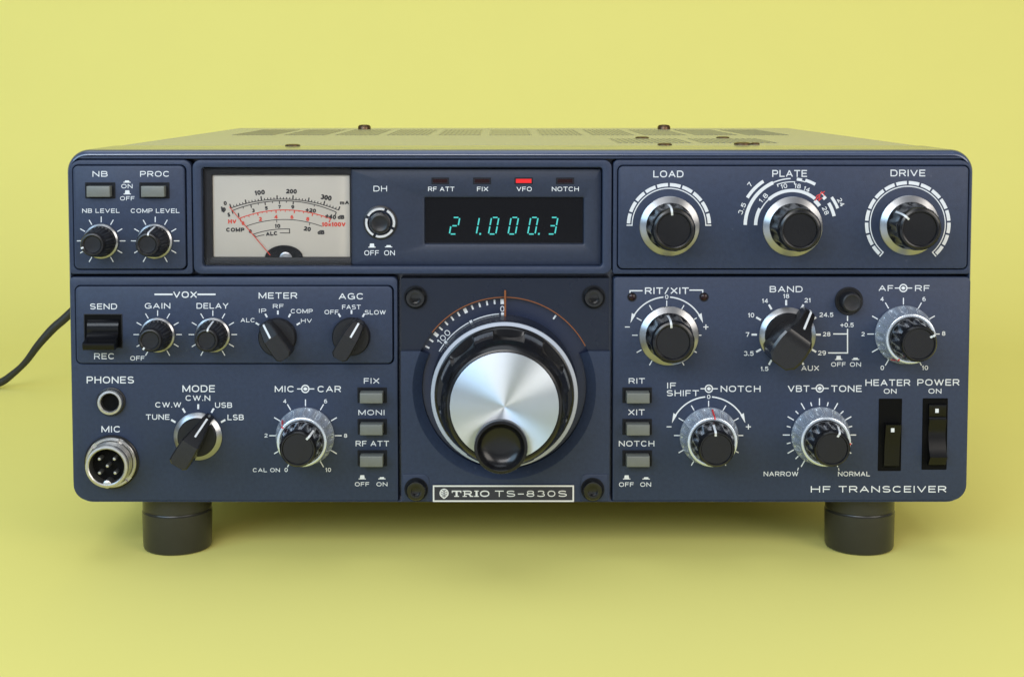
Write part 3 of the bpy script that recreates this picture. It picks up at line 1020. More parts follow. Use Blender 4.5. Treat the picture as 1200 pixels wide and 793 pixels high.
kp = copy_part(k2, 928.5, 265.4, T, 118, "fluted black knob on chrome flange under PLATE lettering")
for ch in list(kp.children):
    if ch.name.startswith("pointer"):
        bpy.data.objects.remove(ch)

# concentric pairs: silvered outer knob and black inner knob
outer = lathe_mesh("dual_knob", [(10.2, 0.2), (10.85, 0.3), (10.9, 0.9), (10.7, 1.5), (10.5, 2.0), (9.75, 5.8), (9.45, 7.0), (9.35, 7.5), (9.3, 9.3), (9.0, 9.9), (8.5, 10.1), (8.0, 9.95), (7.8, 9.4), (7.5, 8.6), (0, 8.5)], 216,
                   flute(18, 0.075, 1.5, 7.4, 0.9), 40)
inner = lathe_mesh("inner_knob", [(7.4, 8.6), (7.75, 9.2), (7.75, 10.8), (7.65, 11.4), (7.55, 12.0), (7.45, 15.0), (6.95, 18.0), (6.75, 18.6), (6.65, 19.3), (6.4, 20.0), (5.95, 20.5), (5.6, 20.5), (5.4, 20.2), (5.3, 19.9), (0, 19.85)], 168,
                   flute(14, 0.09, 11.1, 18.5, 0.9), 32)
iptr = ribbon_mesh("pointer_line", [(7.62, 15.3), (6.97, 18.0), (6.77, 18.6), (6.67, 19.3), (6.42, 20.0), (5.95, 20.5), (5.6, 20.5), (5.35, 20.2), (4.6, 19.95)], 0.75)
rptr = ribbon_mesh("red_mark", [(10.45, 2.2), (9.75, 5.9), (9.45, 7.05), (9.35, 7.6), (9.3, 9.3), (9.0, 9.95), (8.4, 10.1)], 0.55)
for (px, py, ra_, wa, lab) in ((357.8, 510.6, -52, 42, "silvered outer knob with black inner knob between MIC and CAR lettering"),
                               (1059.2, 391.9, -150, 60, "silvered outer knob with black inner knob under AF and RF lettering"),
                               (830.6, 510.6, 5, -4, "silvered outer knob with black inner knob under IF SHIFT and NOTCH lettering"),
                               (961.2, 510.2, 95, 24, "silvered outer knob with black inner knob under VBT and TONE lettering")):
    o = place("dual_knob", outer, 'clear_silver', px, py, 0, 0, lab)
    i_ = child("inner_knob", inner, 'knob_black', o, ang=wa)
    child("pointer_line", iptr, 'white', o, ang=wa)
    child("red_mark", rptr, 'red', o, ang=ra_)


# pointer (chicken head) knobs
def pointer_knob(name, plan, hs, flat_from, h0=1.0, bev=0.5):
    """plan: right half outline [(w, s)] from nose (s > 0) to tail (s < 0); hs(s) is the height of the top over s"""
    bm = bmesh.new()
    pts = [(w, s) for (w, s) in plan] + [(-w, s) for (w, s) in reversed(plan) if w > 1e-4]
    n = len(pts)
    lo = [bm.verts.new((x, -h0, s)) for x, s in pts]
    mid = [bm.verts.new((x, -(hs(s) - bev), s)) for x, s in pts]
    k = 0.86
    top = [bm.verts.new((x * k, -hs(s * 0.965), s * 0.965)) for x, s in pts]
    bridge(bm, lo, mid)
    bridge(bm, mid, top)
    m_ = len(plan)
    # cap as strips between right and left
    for i in range(m_ - 1):
        a, b = top[i], top[i + 1]
        c_, d_ = top[(n - i - 1 + (0 if plan[0][0] > 1e-4 else 1)) % n], top[(n - i - 2 + (0 if plan[0][0] > 1e-4 else 1)) % n]
        vs = []
        for v in (a, b, d_, c_):
            if v not in vs:
                vs.append(v)
        if len(vs) >= 3:
            try:
                bm.faces.new(vs)
            except ValueError:
                pass
    return finish(bm, name, 17)


def hs_small2(s):
    return 11.8 if s <= 1.5 else 11.8 - (s - 1.5) / 5.8 * 4.0


plan = [(1.5, 7.3), (2.3, 6.4), (2.9, 3.0), (3.05, 1.5), (3.1, 0), (3.2, -4.0), (3.1, -6.4), (1.9, -7.6)]
bar = pointer_knob("pointer_bar", plan, hs_small2, 1.5)
disc = lathe_mesh("pointer_knob", [(6.4, 0.15), (7.05, 0.3), (7.05, 1.6), (6.9, 2.4), (6.5, 2.9), (0, 3.0)], 72)
line = ribbon_mesh("pointer_line", [(7.0, 7.7), (6.6, 8.3), (4.0, 10.1), (1.7, 11.75)], 0.7, 0.12)
for (px, py, a, lab) in ((325.7, 394.4, -35, "black pointer knob under METER lettering turned to IP"),
                         (411.9, 393.8, 30, "black pointer knob under AGC lettering turned to SLOW")):
    o = place("pointer_knob", disc, 'black_matt', px, py, T, a, lab)
    child("pointer_bar", bar, 'black_matt', o)
    child("pointer_line", line, 'white', o)


def hs_big(H, s0, s1, hn):
    return lambda s: H if s <= s0 else H - (s - s0) / (s1 - s0) * (H - hn)


plan = [(1.3, 9.6), (1.8, 8.8), (2.2, 6.0), (2.9, 3.0), (3.4, 1.0), (3.6, -2.0), (3.75, -6.0), (3.6, -7.6), (2.4, -8.6)]
bar = pointer_knob("pointer_bar", plan, hs_big(17.0, 1.2, 9.7, 5.5), 1.0)
base = lathe_mesh("pointer_knob", [(0, 0.1), (7.2, 0.1), (7.2, 2.6), (6.8, 3.0), (0, 3.1)], 72)
ring = lathe_mesh("skirt_ring", [(6.8, 0.1), (8.9, 0.1), (8.95, 0.8), (8.8, 0.95), (7.3, 1.8), (6.9, 1.85)], 120, None, 16)
line = ribbon_mesh("pointer_line", [(9.1, 6.4), (3.4, 14.1)], 0.7, 0.12)
o = place("pointer_knob", base, 'black', 232.3, 510.6, 0, 31, "black pointer knob on bright ring under MODE lettering turned to USB")
child("pointer_bar", bar, 'pointer_black', o)
child("skirt_ring", ring, 'chrome', o)
child("pointer_line", line, 'white', o)

plan = [(1.5, 12.2), (2.2, 11.2), (2.5, 8.0), (3.4, 5.6), (4.9, 3.2), (5.8, 1.4), (6.2, -1.4), (6.2, -4.8), (5.4, -8.0), (3.0, -10.2)]
bar = pointer_knob("pointer_bar", plan, hs_big(17.0, 2.6, 12.3, 7.5), 1.0, bev=0.4)
base = lathe_mesh("pointer_knob", [(0, 0.1), (8.6, 0.1), (8.6, 2.6), (8.2, 3.0), (0, 3.1)], 72)
ring = lathe_mesh("skirt_ring", [(7.6, 0.1), (10.4, 0.1), (10.45, 0.8), (10.3, 0.95), (8.6, 1.9), (8.0, 1.95)], 120, None, 16)
line = ribbon_mesh("pointer_line", [(12.35, 5.6), (11.95, 8.0), (5.6, 14.2)], 0.75, 0.12)
o = place("pointer_knob", base, 'black', 922.4, 392.6, 0, 36, "large black pointer knob on bright ring under BAND lettering turned to 21")
child("pointer_bar", bar, 'pointer_black', o)
child("skirt_ring", ring, 'chrome', o)
child("pointer_line", line, 'white', o)

# ------------------------------------------------------------------ push buttons
def push_button(px0, py0, px1, py1, h, out, lab):
    x0, z0, x1, z1 = pxrect(px0, py0, px1, py1, h)
    cx, cz = (x0 + x1) / 2, (z0 + z1) / 2
    w, hh = (x1 - x0) / 2, (z1 - z0) / 2
    bm = bmesh.new()
    frame_ring(bm, (-w, -hh, w, hh), (-w + 0.75, -hh + 0.6, w - 0.75, hh - 0.6), -0.25, 0.0, 0.15, 0.9, 0.3, 0.15, 0.12)
    bm.faces.new([bm.verts.new((x, -0.02, z)) for x, z in rrect(-w + 0.4, -hh + 0.4, w - 0.4, hh - 0.4, 0.3)])
    b = link("push_button", finish(bm, "push_button", 30), 'groove', radio, (cx, -h, cz), lab)
    bm = bmesh.new()
    slab(bm, -w + 1.25, -hh + 0.75, w - 1.25, hh - 1.25, 0.2, -out, 0.2, 0.35, 3)
    link("button_cap", finish(bm, "button_cap", 40), 'button', b, (cx, -h, cz))


for a in ((99.8, 213.7, 135.2, 232.7, T, 3.0, "grey push button under NB lettering"), (163.4, 213.7, 198.7, 232.7, T, 3.0, "grey push button under PROC lettering"),
          (418.9, 453.6, 453.4, 471.9, 0, 4.6, "grey push button under FIX lettering"), (419.1, 490.4, 453.4, 508.9, 0, 4.6, "grey push button under MONI lettering"),
          (419.1, 526.9, 453.6, 545.8, 0, 4.6, "grey push button under RF ATT lettering"), (729.3, 453.6, 764, 471.9, 0, 4.6, "grey push button under RIT lettering"),
          (729.3, 490.4, 764, 509.2, 0, 4.6, "grey push button under XIT lettering"), (729.3, 527, 764, 545.8, 0, 4.6, "grey push button under the lower NOTCH lettering")):
    push_button(*a)

# round DH button in its slotted nut
nut = lathe_mesh("push_button", [(6.6, -1.2), (6.6, -0.2), (6.3, 0.0), (6.2, 0.5), (5.6, 0.7), (5.6, 0.2)], 72)
o = place("push_button", nut, 'black', 445.8, 260.8, DP, 0, "round black push button in a slotted bright nut under DH lettering")


bm = bmesh.new()
for k in range(4):
    a0, a1 = 24 + 90 * k + 6, 24 + 90 * (k + 1) - 6
    n = 14
    rows = []
    for (r, h) in ((4.45, 0.2), (4.45, 1.0), (4.7, 1.3), (5.5, 1.3), (5.75, 1.0), (5.75, 0.2)):
        rows.append([bm.verts.new((r * math.sin(R(a0 + (a1 - a0) * i / n)), -h, r * math.cos(R(a0 + (a1 - a0) * i / n)))) for i in range(n + 1)])
    for ra_, rb_ in zip(rows, rows[1:]):
        for i in range(n):
            bm.faces.new((ra_[i], ra_[i + 1], rb_[i + 1], rb_[i]))
    for i in (0, n):
        bm.faces.new([rw[i] for rw in rows])
child("slotted_nut", finish(bm, "slotted_nut", 40), 'bright', o)
child("button_cap", lathe_mesh("button_cap", [(3.85, 0.1), (3.85, 3.0), (3.6, 3.5), (2.9, 3.7), (2.4, 3.5), (0, 3.2)], 48), 'black', o)

# round +0.5 button
o = place("push_button", lathe_mesh("push_button", [(5.2, -0.2), (5.2, 0.4), (4.95, 0.7), (4.3, 0.6), (4.1, 0.1), (0, 0.1)], 64), 'black_matt', 994.6, 352.5, 0, 0,
          "round black push button above the +0.5 lettering")
child("button_cap", lathe_mesh("button_cap", [(3.7, 0.1), (3.6, 4.3), (3.4, 5.0), (2.9, 5.3), (2.3, 5.1), (0, 4.9)], 48), 'black_matt', o)

# two dark red pilot lamps beside RIT/XIT
lens = lathe_mesh("lens", [(1.25, 0.0), (1.2, 0.3), (0.7, 0.6), (0, 0.7)], 32)
for px, lab in ((740.6, "small dark red lamp left of the curved arrow under RIT"), (825, "small dark red lamp right of the curved arrow under XIT")):
    o = place("pilot_lamp", lathe_mesh("pilot_lamp", [(1.75, -0.1), (1.7, 0.18), (1.25, 0.12), (1.2, 0.02), (0, 0.02)], 32), 'groove', px, 348, 0, 0, lab)
    child("lens", lens, 'led_dark', o)

# ------------------------------------------------------------------ lever switches
def profile_extrude(bm, prof, x0, x1):
    """closed profile [(z, h)] extruded from x0 to x1"""
    a = [bm.verts.new((x0, -h, z)) for z, h in prof]
    b = [bm.verts.new((x1, -h, z)) for z, h in prof]
    bridge(bm, a, b)
    bm.faces.new(a)
    bm.faces.new(b)


def well(name, box, h, depth, lab, lipw=0.35):
    """dark recess: thin lip and a box of walls standing behind a proud black surround"""
    x0, z0, x1, z1 = pxrect(*box, h)
    cx, cz = (x0 + x1) / 2, (z0 + z1) / 2
    w, hh = (x1 - x0) / 2, (z1 - z0) / 2
    bm = bmesh.new()
    frame_ring(bm, (-w, -hh, w, hh), (-w + lipw, -hh + lipw, w - lipw, hh - lipw), -0.14, 0.02, 0.08, 0.0, 0.25, 0.15, 0.05)
    bm.faces.new([bm.verts.new((x, -0.03, z)) for x, z in rrect(-w + 0.1, -hh + 0.1, w - 0.1, hh - 0.1, 0.2)])  # flat sheet, painted dark in place of a shaded recess
    return link(name, finish(bm, name, 30), 'hole', radio, (cx, -h, cz), lab), cx, cz, w, hh


sw, cx, cz, w, hh = well("lever_switch", (98.6, 367.7, 143.6, 407.8), T, 4, "black lever switch between SEND and REC lettering", 0.5)
bm = bmesh.new()
prof = [(4.4, 0.05), (4.3, 0.3), (3.4, 1.0), (2.4, 1.45), (1.4, 1.6), (0.6, 1.5), (-0.4, 1.3), (-1.4, 1.9), (-2.6, 5.2), (-3.1, 7.4), (-3.4, 8.0), (-3.8, 8.0), (-5.4, 7.6), (-5.8, 7.2), (-6.0, 6.2), (-5.6, 3.0), (-5.3, 0.05)]
profile_extrude(bm, prof, -w + 1.5, w - 1.2)
link("lever", finish(bm, "lever", 40), 'lever_black', sw, (cx, -T, cz))
bm = bmesh.new()
frame_ring(bm, (-w, -hh, w, hh), (-w + 0.32, -hh + 0.32, w - 0.32, hh - 0.32), -0.22, 0.0, 0.05, -0.05, 0.2, 0.1, 0.05)
link("switch_frame", finish(bm, "switch_frame", 30), 'black', sw, (cx, -T, cz))

for (box, lab, prof, mark) in (
        ((1029.2, 466.8, 1056.4, 551.5), "black rocker switch under HEATER ON lettering, lower half out",
         [(4.6, 0.05), (4.55, 2.6), (4.3, 3.0), (2.0, 2.5), (-1.0, 1.7), (-4.0, 1.25), (-8.0, 1.0), (-11.5, 0.8), (-12.2, 0.05)], (2.4, 2.62)),
        ((1080.6, 466.4, 1110, 550.0), "black rocker switch under POWER ON lettering, pressed at the top",
         [(11.4, 0.05), (11.3, 0.9), (11.0, 1.3), (6.9, 1.2), (6.6, 0.95), (6.2, 1.3), (5.8, 1.9), (4.6, 1.75), (2.4, 0.95), (0.4, 0.8), (-2.2, 1.2), (-5.2, 2.1), (-7.6, 3.6), (-7.9, 3.8), (-8.3, 3.6), (-11.2, 1.6), (-11.6, 0.05)], (9.0, 1.26))):
    sw, cx, cz, w, hh = well("rocker_switch", box, 0, 4, lab)
    bm = bmesh.new()
    profile_extrude(bm, prof, -w + 2.1, w - 0.9)
    link("rocker", finish(bm, "rocker", 40), 'rocker_black', sw, (cx, 0, cz))
    bm = bmesh.new()
    bmesh.ops.create_cube(bm, size=1, matrix=Matrix.Translation((0.3, -mark[1], mark[0])) @ Matrix.Diagonal((1.25, 0.24, 1.5, 1)))
    link("white_mark", finish(bm, "white_mark"), 'white', sw, (cx, 0, cz))

# ------------------------------------------------------------------ sockets
o = place("headphone_jack", lathe_mesh("headphone_jack", [(5.35, -0.1), (5.35, 0.5), (5.0, 0.7), (4.7, 0.7)], 64), 'black', 130.4, 470.2, 0, 0, "round headphone socket under PHONES lettering")
child("jack_barrel", lathe_mesh("jack_barrel", [(4.75, 0.1), (4.75, 2.0), (4.4, 2.6), (3.7, 2.7), (3.35, 2.3), (3.3, 0.2)], 64), 'satin', o)
child("jack_hole", lathe_mesh("jack_hole", [(3.4, 0.25), (0, 0.2)], 32), 'hole', o)

o = place("microphone_socket", lathe_mesh("microphone_socket", [(10.1, -0.1), (10.1, 0.6), (9.7, 0.9), (9.3, 0.6), (0, 0.5)], 72), 'black', 131.3, 540.6, 0, 0,
          "round metal four pin microphone socket under MIC lettering")
bm = bmesh.new()
for (a0, a1) in ((-38, 20), (30, 126), (140, 196), (250, 310)):
    n = 16
    rows = []
    for (r, h) in ((8.0, 0.5), (8.1, 1.7), (8.4, 2.0), (9.1, 2.0), (9.4, 1.7), (9.5, 0.5)):
        rows.append([bm.verts.new((r * math.sin(R(a0 + (a1 - a0) * i / n)), -h, r * math.cos(R(a0 + (a1 - a0) * i / n)))) for i in range(n + 1)])
    for ra_, rb_ in zip(rows, rows[1:]):
        for i in range(n):
            bm.faces.new((ra_[i], ra_[i + 1], rb_[i + 1], rb_[i]))
    for i in (0, n):
        bm.faces.new([rw[i] for rw in rows])
lathe(bm, [(8.0, 0.5), (8.0, 1.1), (9.45, 1.1), (9.45, 0.5)], 64)
child("lock_ring", finish(bm, "lock_ring", 40), 'satin', o)
child("socket_barrel", lathe_mesh("socket_barrel", [(8.0, 0.6), (8.0, 2.0), (7.75, 2.3), (7.75, 2.7), (7.95, 3.0), (7.95, 3.5), (7.7, 3.8), (7.7, 4.2), (7.95, 4.5), (7.95, 5.0), (7.7, 5.3), (7.7, 5.7), (7.9, 6.0),
                                                      (7.9, 7.4), (7.6, 7.8), (6.9, 7.9), (6.5, 7.6), (6.4, 2.0)], 80, smooth=25), 'satin', o)
child("socket_insert", lathe_mesh("socket_insert", [(6.45, 2.6), (0, 2.6)], 48), 'hole', o)
pin = lathe_mesh("pin", [(0.75, 2.5), (0.75, 6.0), (0.5, 6.6), (0, 6.7)], 20)
for (dx, dz) in ((-2.9, 2.6), (2.6, 2.6), (-2.9, -2.6), (2.8, -2.6), (0, 0)):
    child("pin", pin, 'satin', o, (dx, 0, dz))
child("key_tab", lathe_mesh("key_tab", [(1.5, 2.6), (1.5, 7.4), (1.2, 7.6), (0, 7.6)], 20), 'satin', o, (0.0, 0, -6.6))

# ------------------------------------------------------------------ dial section
DX, DY = 591.0, 455.7
UP = -1.6                     # upper plate lies 1.6 mm behind the panel face
ux0, uz0, ux1, uz1 = pxrect(470, 326, 714, 411.4, UP)
dcx, dcz = P(DX, DY, 0)
DRW = 107.7 * mmpx(DY, 0)
bm = bmesh.new()


def arc_cut_plate(bm, x0, z0, x1, z1, cx, cz, r, yf, yb, below, bev=0.3, n=60):
    """rectangle with a disc bitten out of its lower (below=False) or upper (below=True) edge"""
    zed = z1 if below else z0
    hw = math.acos(max(-1, min(1, (zed - cz) / r)))
    a0, a1 = (-hw, hw) if not below else (hw, 2 * math.pi - hw)
    angs = [a0 + (a1 - a0) * i / n for i in range(n + 1)]
    for (x, z) in ((x0, z0), (x0, z1), (x1, z0), (x1, z1)):
        a = math.atan2(x - cx, z - cz)
        if below and a < 0:
            a += 2 * math.pi
        if a0 < a < a1:
            angs.append(a)
    angs.sort()
    inn, out, inb = [], [], []
    for a in angs:
        sx, cz_ = math.sin(a), math.cos(a)
        t = min([q for q in (((x1 - cx) / sx if sx > 1e-9 else 1e9), ((x0 - cx) / sx if sx < -1e-9 else 1e9),
                             ((z1 - cz) / cz_ if cz_ > 1e-9 and not below else 1e9), ((z0 - cz) / cz_ if cz_ < -1e-9 and below else 1e9))])
        px, pz = cx + r * sx, cz + r * cz_
        inn.append(bm.verts.new((px, yf, pz)))
        inb.append(bm.verts.new((px, yb, pz)))
        qx, qz = cx + t * sx, cz + t * cz_
        if below:
            qz = min(qz, z1)
        else:
            qz = max(qz, z0)
        out.append(bm.verts.new((qx, yf, qz)))
    for i in range(len(angs) - 1):
        bm.faces.new((inn[i], inn[i + 1], out[i + 1], out[i]))
        bm.faces.new((inn[i], inb[i], inb[i + 1], inn[i + 1]))
    # end pieces between the rectangle's cut edge and the first ray
    for i in (0, len(angs) - 1):
        o_, q = out[i].co, inn[i].co
        if abs(o_.z - zed) > 1e-4:
            v = bm.verts.new((o_.x, yf, zed))
            bm.faces.new((inn[i], out[i], v))
    rim_ = [bm.verts.new((x, yf, z)) for x, z in ((x0, z0), (x1, z0), (x1, z1), (x0, z1))]
    rb_ = [bm.verts.new((x, yb, z)) for x, z in ((x0, z0), (x1, z0), (x1, z1), (x0, z1))]
    for i in range(4):
        j = (i + 1) % 4
        if abs(rim_[i].co.z - zed) < 1e-4 and abs(rim_[j].co.z - zed) < 1e-4:
            continue
        bm.faces.new((rim_[i], rim_[j], rb_[j], rb_[i]))
    # the ledge on either side of the bite
    hx = r * math.sin(hw)
    for xa, xb in ((x0, cx - hx), (cx + hx, x1)):
        bm.faces.new([bm.verts.new(c) for c in ((xa, yf, zed), (xb, yf, zed), (xb, yb, zed), (xa, yb, zed))])


arc_cut_plate(bm, ux0, uz0, ux1, uz1, dcx, dcz, DRW, -UP, 8.3, False)
link("dial_plate", finish(bm, "dial_plate", 30), 'dial_plate', panel, label="dark navy plate round the half-moon dial window")
bm = bmesh.new()
lx0, lz0, lx1, lz1 = pxrect(470, 411.6, 714.6, 586.8, 0)
arc_cut_plate(bm, lx0, lz0, lx1, lz1, dcx, dcz, DRW, 0.2, 8.3, True, n=64)
bmesh.ops.recalc_face_normals(bm, faces=bm.faces)
link("dial_plate", finish(bm, "dial_plate", 30), 'panel', panel)
# sunken cone below the ledge
bm = bmesh.new()
a0 = math.acos((lz1 - dcz) / DRW) * 180 / math.pi
n = 72
rows = []
for (r, y) in ((DRW + 0.02, 0.22), (DRW - 0.5, 0.5), (DRW - 3.4, 2.6), (DRW - 3.8, 7.0)):
    rows.append([bm.verts.new((dcx + r * math.sin(R(a0 + (360 - 2 * a0) * i / n)), y, dcz + r * math.cos(R(a0 + (360 - 2 * a0) * i / n)))) for i in range(n + 1)])
for ra_, rb_ in zip(rows, rows[1:]):
    for i in range(n):
        bm.faces.new((ra_[i], ra_[i + 1], rb_[i + 1], rb_[i]))
link("dial_recess", finish(bm, "dial_recess", 30), 'panel', panel)
# raised corner tabs with the lower screws
for box in ((471.5, 555.5, 503, 586.6), (680.5, 555.5, 712.3, 586.6)):
    bm = bmesh.new()
    left = box[0] < 600
    slab(bm, *pxrect(*box, 0), (0.2, 2.4, 0.2, 0.2) if left else (2.4, 0.2, 0.2, 0.2), -0.1, 0.4, 0.2)
    link("corner_tab", finish(bm, "corner_tab", 30), 'panel', panel)

# dial disc and its print
dial = link("frequency_dial", lathe_mesh("frequency_dial", [(0, -5.5), (DRW + 3, -5.5), (DRW + 3, -3.9), (0, -3.8)], 96), 'dial_disc', radio, (dcx, 0, dcz),
            label="navy half-moon frequency dial with white ticks from 0 to 100")
DH_ = -3.8
p = Print()
for k in range(0, 13):
    a = -1.4 - 5.0 * k
    blk = k % 5 == 0
    p.tick(DX, DY, 100.0 if not blk else 99.4, 105.4, a, 2.0 if not blk else 3.9)
p.tick(DX, DY, 100, 105.4, 35, 2.0)
for a in (-1.4, -26.4, -51.4):
    p.tick(DX, DY, 86.4, 89.6, a, 3.4)
p.arc(DX, DY, 87.6, 88.8, -24.4, -4).arc(DX, DY, 87.6, 88.8, -49.6, -28.2).arc(DX, DY, 87.6, 88.8, -60, -53.2)
p.text("0", 586.2, 358.4, 591.2, 365.2, 0.006, -1).text("100", 510.8, 391.2, 529.4, 398.2, 0.004, -49)
p.build("printed_scale", 'soft_white', dial, DH_, "white dial ticks and figures 0 and 100")
# orange edge and hairline pointer
p = Print().arc(DX, DY, 106.9, 108.0, -52, 62, 60)
p.build("orange_edge", 'orange', dial, UP, "thin orange line along the dial window edge", lift=0.09)
bm = bmesh.new()
slab(bm, *pxrect(590.8, 340.2, 593.1, 372, -0.4), 0.15, 0.2, 1.2, 0.1, 3)
link("hairline_pointer", finish(bm, "hairline_pointer"), 'orange', dial, label="upright orange pointer at the top of the dial")

# four socket screws
scr = lathe_mesh("panel_screw", [(3.9, -0.2), (3.9, 0.6), (3.75, 2.0), (3.3, 2.6), (2.3, 2.7), (1.75, 2.55), (1.6, 0.9), (0, 0.7)], 48)
wash = lathe_mesh("washer", [(4.4, -0.2), (4.4, 0.15), (0, 0.2)], 40)
for (px, py, h0, lab) in ((487, 348.2, UP, "black socket screw at the upper left of the dial"), (695.6, 348.0, UP, "black socket screw at the upper right of the dial"),
                          (487.8, 572.9, 0.1, "black socket screw left of the nameplate"), (694.4, 572.9, 0.1, "black socket screw right of the nameplate")):
    o = place("panel_screw", scr, 'screw', px, py, h0, 0, lab)
    child("washer", wash, 'groove', o)

# main tuning knob
def notch(a, r, h):
    if 11.9 <= h <= 23.5:
        t = (a * 8 / (2 * math.pi) - 0.09) % 1.0
        d = abs(t - 0.5) * 2          # 1 on the notch middle at t = 0
        u = max(0.0, 1 - (1 - d) / 0.62)
        f = math.sqrt(max(0.0, 1 - (1 - u) ** 2)) if u > 0 else 0.0
        return 1 - 0.115 * f
    return 1.0


tk = place("tuning_knob", lathe_mesh("tuning_knob", [(24.0, 8.0), (25.0, 9.5), (25.2, 10.9), (24.6, 11.2), (24.3, 11.6), (24.2, 11.95), (23.6, 19.0), (23.2, 22.6), (22.9, 23.4), (22.6, 24.2), (21.8, 26.6), (20.9, 28.8), (20.1, 29.7), (19.5, 29.9), (19.25, 29.6), (0, 29.4)], 400, notch, 28),
           'knob_black', DX, DY + 0.3, 0, 0, "large round tuning knob with spun aluminium face")
child("knob_flange", lathe_mesh("knob_flange", [(20, -3.6), (27.2, -3.6), (27.25, -1.0), (27.0, 5.4), (26.8, 6.4), (26.6, 8.0), (24.5, 8.2)], 120, None, 30), 'dial_plate', tk)
# calibrated skirt with fine teeth and the white ring
child("toothed_ring", lathe_mesh("toothed_ring", [(26.3, 7.4), (26.95, 7.6), (26.95, 9.2), (26.7, 9.8), (26.4, 10.0), (26.2, 9.9)], 540, lambda a, r, h: 1 - (0.012 * (0.5 + 0.5 * math.cos(180 * a)) if r > 26.6 else 0), 60), 'dial_plate', tk)
child("white_ring", lathe_mesh("white_ring", [(26.4, 8.6), (26.75, 10.2), (26.6, 10.6), (25.4, 10.9), (25.2, 10.6), (25.0, 9.0)], 144), 'ring_white', tk)
p = []
fd = lathe_mesh("knob_face", [(19.15, 29.5), (19.05, 29.85), (18.9, 29.95), (0.25, 29.98), (0, 29.9)], 160)
child("knob_face", fd, 'alu', tk, label="spun aluminium face disc")
dm = lathe_mesh("finger_dimple", [(9.3, 27.5), (9.35, 30.2), (9.2, 30.9), (8.7, 31.2), (8.2, 31.1), (7.7, 30.7), (7.0, 29.7), (5.6, 28.3), (4.0, 27.4), (2.0, 26.9), (0, 26.75)], 80)
# open the face and body under the dimple by lifting the dimple floor above the face
dm2 = lathe_mesh("finger_dimple", [(9.2, 26.0), (9.35, 31.0), (9.35, 33.2), (9.2, 33.5), (8.3, 33.6), (8.1, 33.4), (7.6, 32.4), (6.6, 31.2), (5.0, 30.5), (2.8, 30.2), (0, 30.1)], 80)
bpy.data.meshes.remove(dm)
child("finger_dimple", dm2, 'dimple', tk, (-1.2, 0, -13.6), label="round black finger dimple low on the knob face")

# nameplate
bm = bmesh.new()
slab(bm, *pxrect(506.9, 568.0, 673.0, 588.0, 0.6), 0.25, -0.6, 0.6, 0.12, 3)
badge = link("nameplate", finish(bm, "nameplate"), 'badge', radio, label="dark nameplate with silver border and lettering below the tuning knob")
p = Print()
for (xa, ya, xb, yb_) in ((507.2, 568.3, 672.7, 570.1), (507.2, 585.9, 672.7, 587.7)):
    p.poly([(xa, ya), (xb, ya), (xb, yb_), (xa, yb_)])
for (xa, xb) in ((507.2, 509.0), (670.9, 672.7)):
    p.poly([(xa, 570.1), (xb, 570.1), (xb, 585.9), (xa, 585.9)])
p.build("border", 'silver_print', badge, 0.6)
p = Print()
# TRIO in slab serif letters
yt, yb_ = 574.5, 581.7
p.poly([(529.4, yt), (540.6, yt), (540.6, yt + 1.4), (529.4, yt + 1.4)]).poly([(529.4, yt), (530.5, yt), (530.5, yt + 2.7), (529.4, yt + 2.7)]).poly([(539.5, yt), (540.6, yt), (540.6, yt + 2.7), (539.5, yt + 2.7)])
p.poly([(533.9, yt), (536.2, yt), (536.2, yb_), (533.9, yb_)]).poly([(532.2, yb_ - 1.0), (537.9, yb_ - 1.0), (537.9, yb_), (532.2, yb_)])
p.text("R", 543.8, yt, 553.0, yb_, 0.022).poly([(542.2, yt), (545.4, yt), (545.4, yt + 1.0), (542.2, yt + 1.0)]).poly([(542.2, yb_ - 1.0), (547.2, yb_ - 1.0), (547.2, yb_), (542.2, yb_)]).poly([(550.4, yb_ - 1.0), (554.6, yb_ - 1.0), (554.6, yb_), (550.4, yb_)])
p.poly([(557.3, yt), (559.6, yt), (559.6, yb_), (557.3, yb_)]).poly([(555.8, yt), (561.1, yt), (561.1, yt + 1.0), (555.8, yt + 1.0)]).poly([(555.8, yb_ - 1.0), (561.1, yb_ - 1.0), (561.1, yb_), (555.8, yb_)])
p.text("O", 562.6, yt - 0.1, 573.5, yb_ + 0.1, 0.022)
p.text("TS-830S", 580, yt, 664.2, yb_, 0.010)
p.build("lettering", 'silver_print', badge, 0.6)
# round leaf emblem
p = Print()
pts = []
for i in range(33):
    a = 2 * math.pi * i / 32
    r = 5.5 + (0.9 if abs(math.degrees(a) - 180) < 12 else 0.0)
    pts.append((520.4 + 5.35 * math.sin(a), 577.6 - r * math.cos(a)))
p.poly(pts[:-1])
p.build("emblem", 'silver_print', badge, 0.6, "round silver leaf emblem")
p = Print()
p.line(520.4, 573.4, 520.4, 582.6, 0.7)
for dy, w_ in ((574.4, 2.4), (576.6, 4.0), (578.9, 4.0), (581.0, 2.6)):
    p.path([(520.4 - w_, dy - 1.0), (520.4 - w_ * 0.5, dy + 0.1), (520.4, dy + 0.9)], 0.6)
    p.path([(520.4 + w_, dy - 1.0), (520.4 + w_ * 0.5, dy + 0.1), (520.4, dy + 0.9)], 0.6)
p.build("emblem", 'badge', badge, 0.68)

# ------------------------------------------------------------------ cabinet, vents, screws, feet
CAB_TOP = zt - 0.2
CAB_BACK = 313.0
cxl, cxr = xl + 1.0, xr - 1.0
bm = bmesh.new()


def cl(i, y):
    return (rrect(cxl + i, zb + 2.5 + i, cxr - i, CAB_TOP - i, (7.5, 7.5, 2, 2), 6), y)


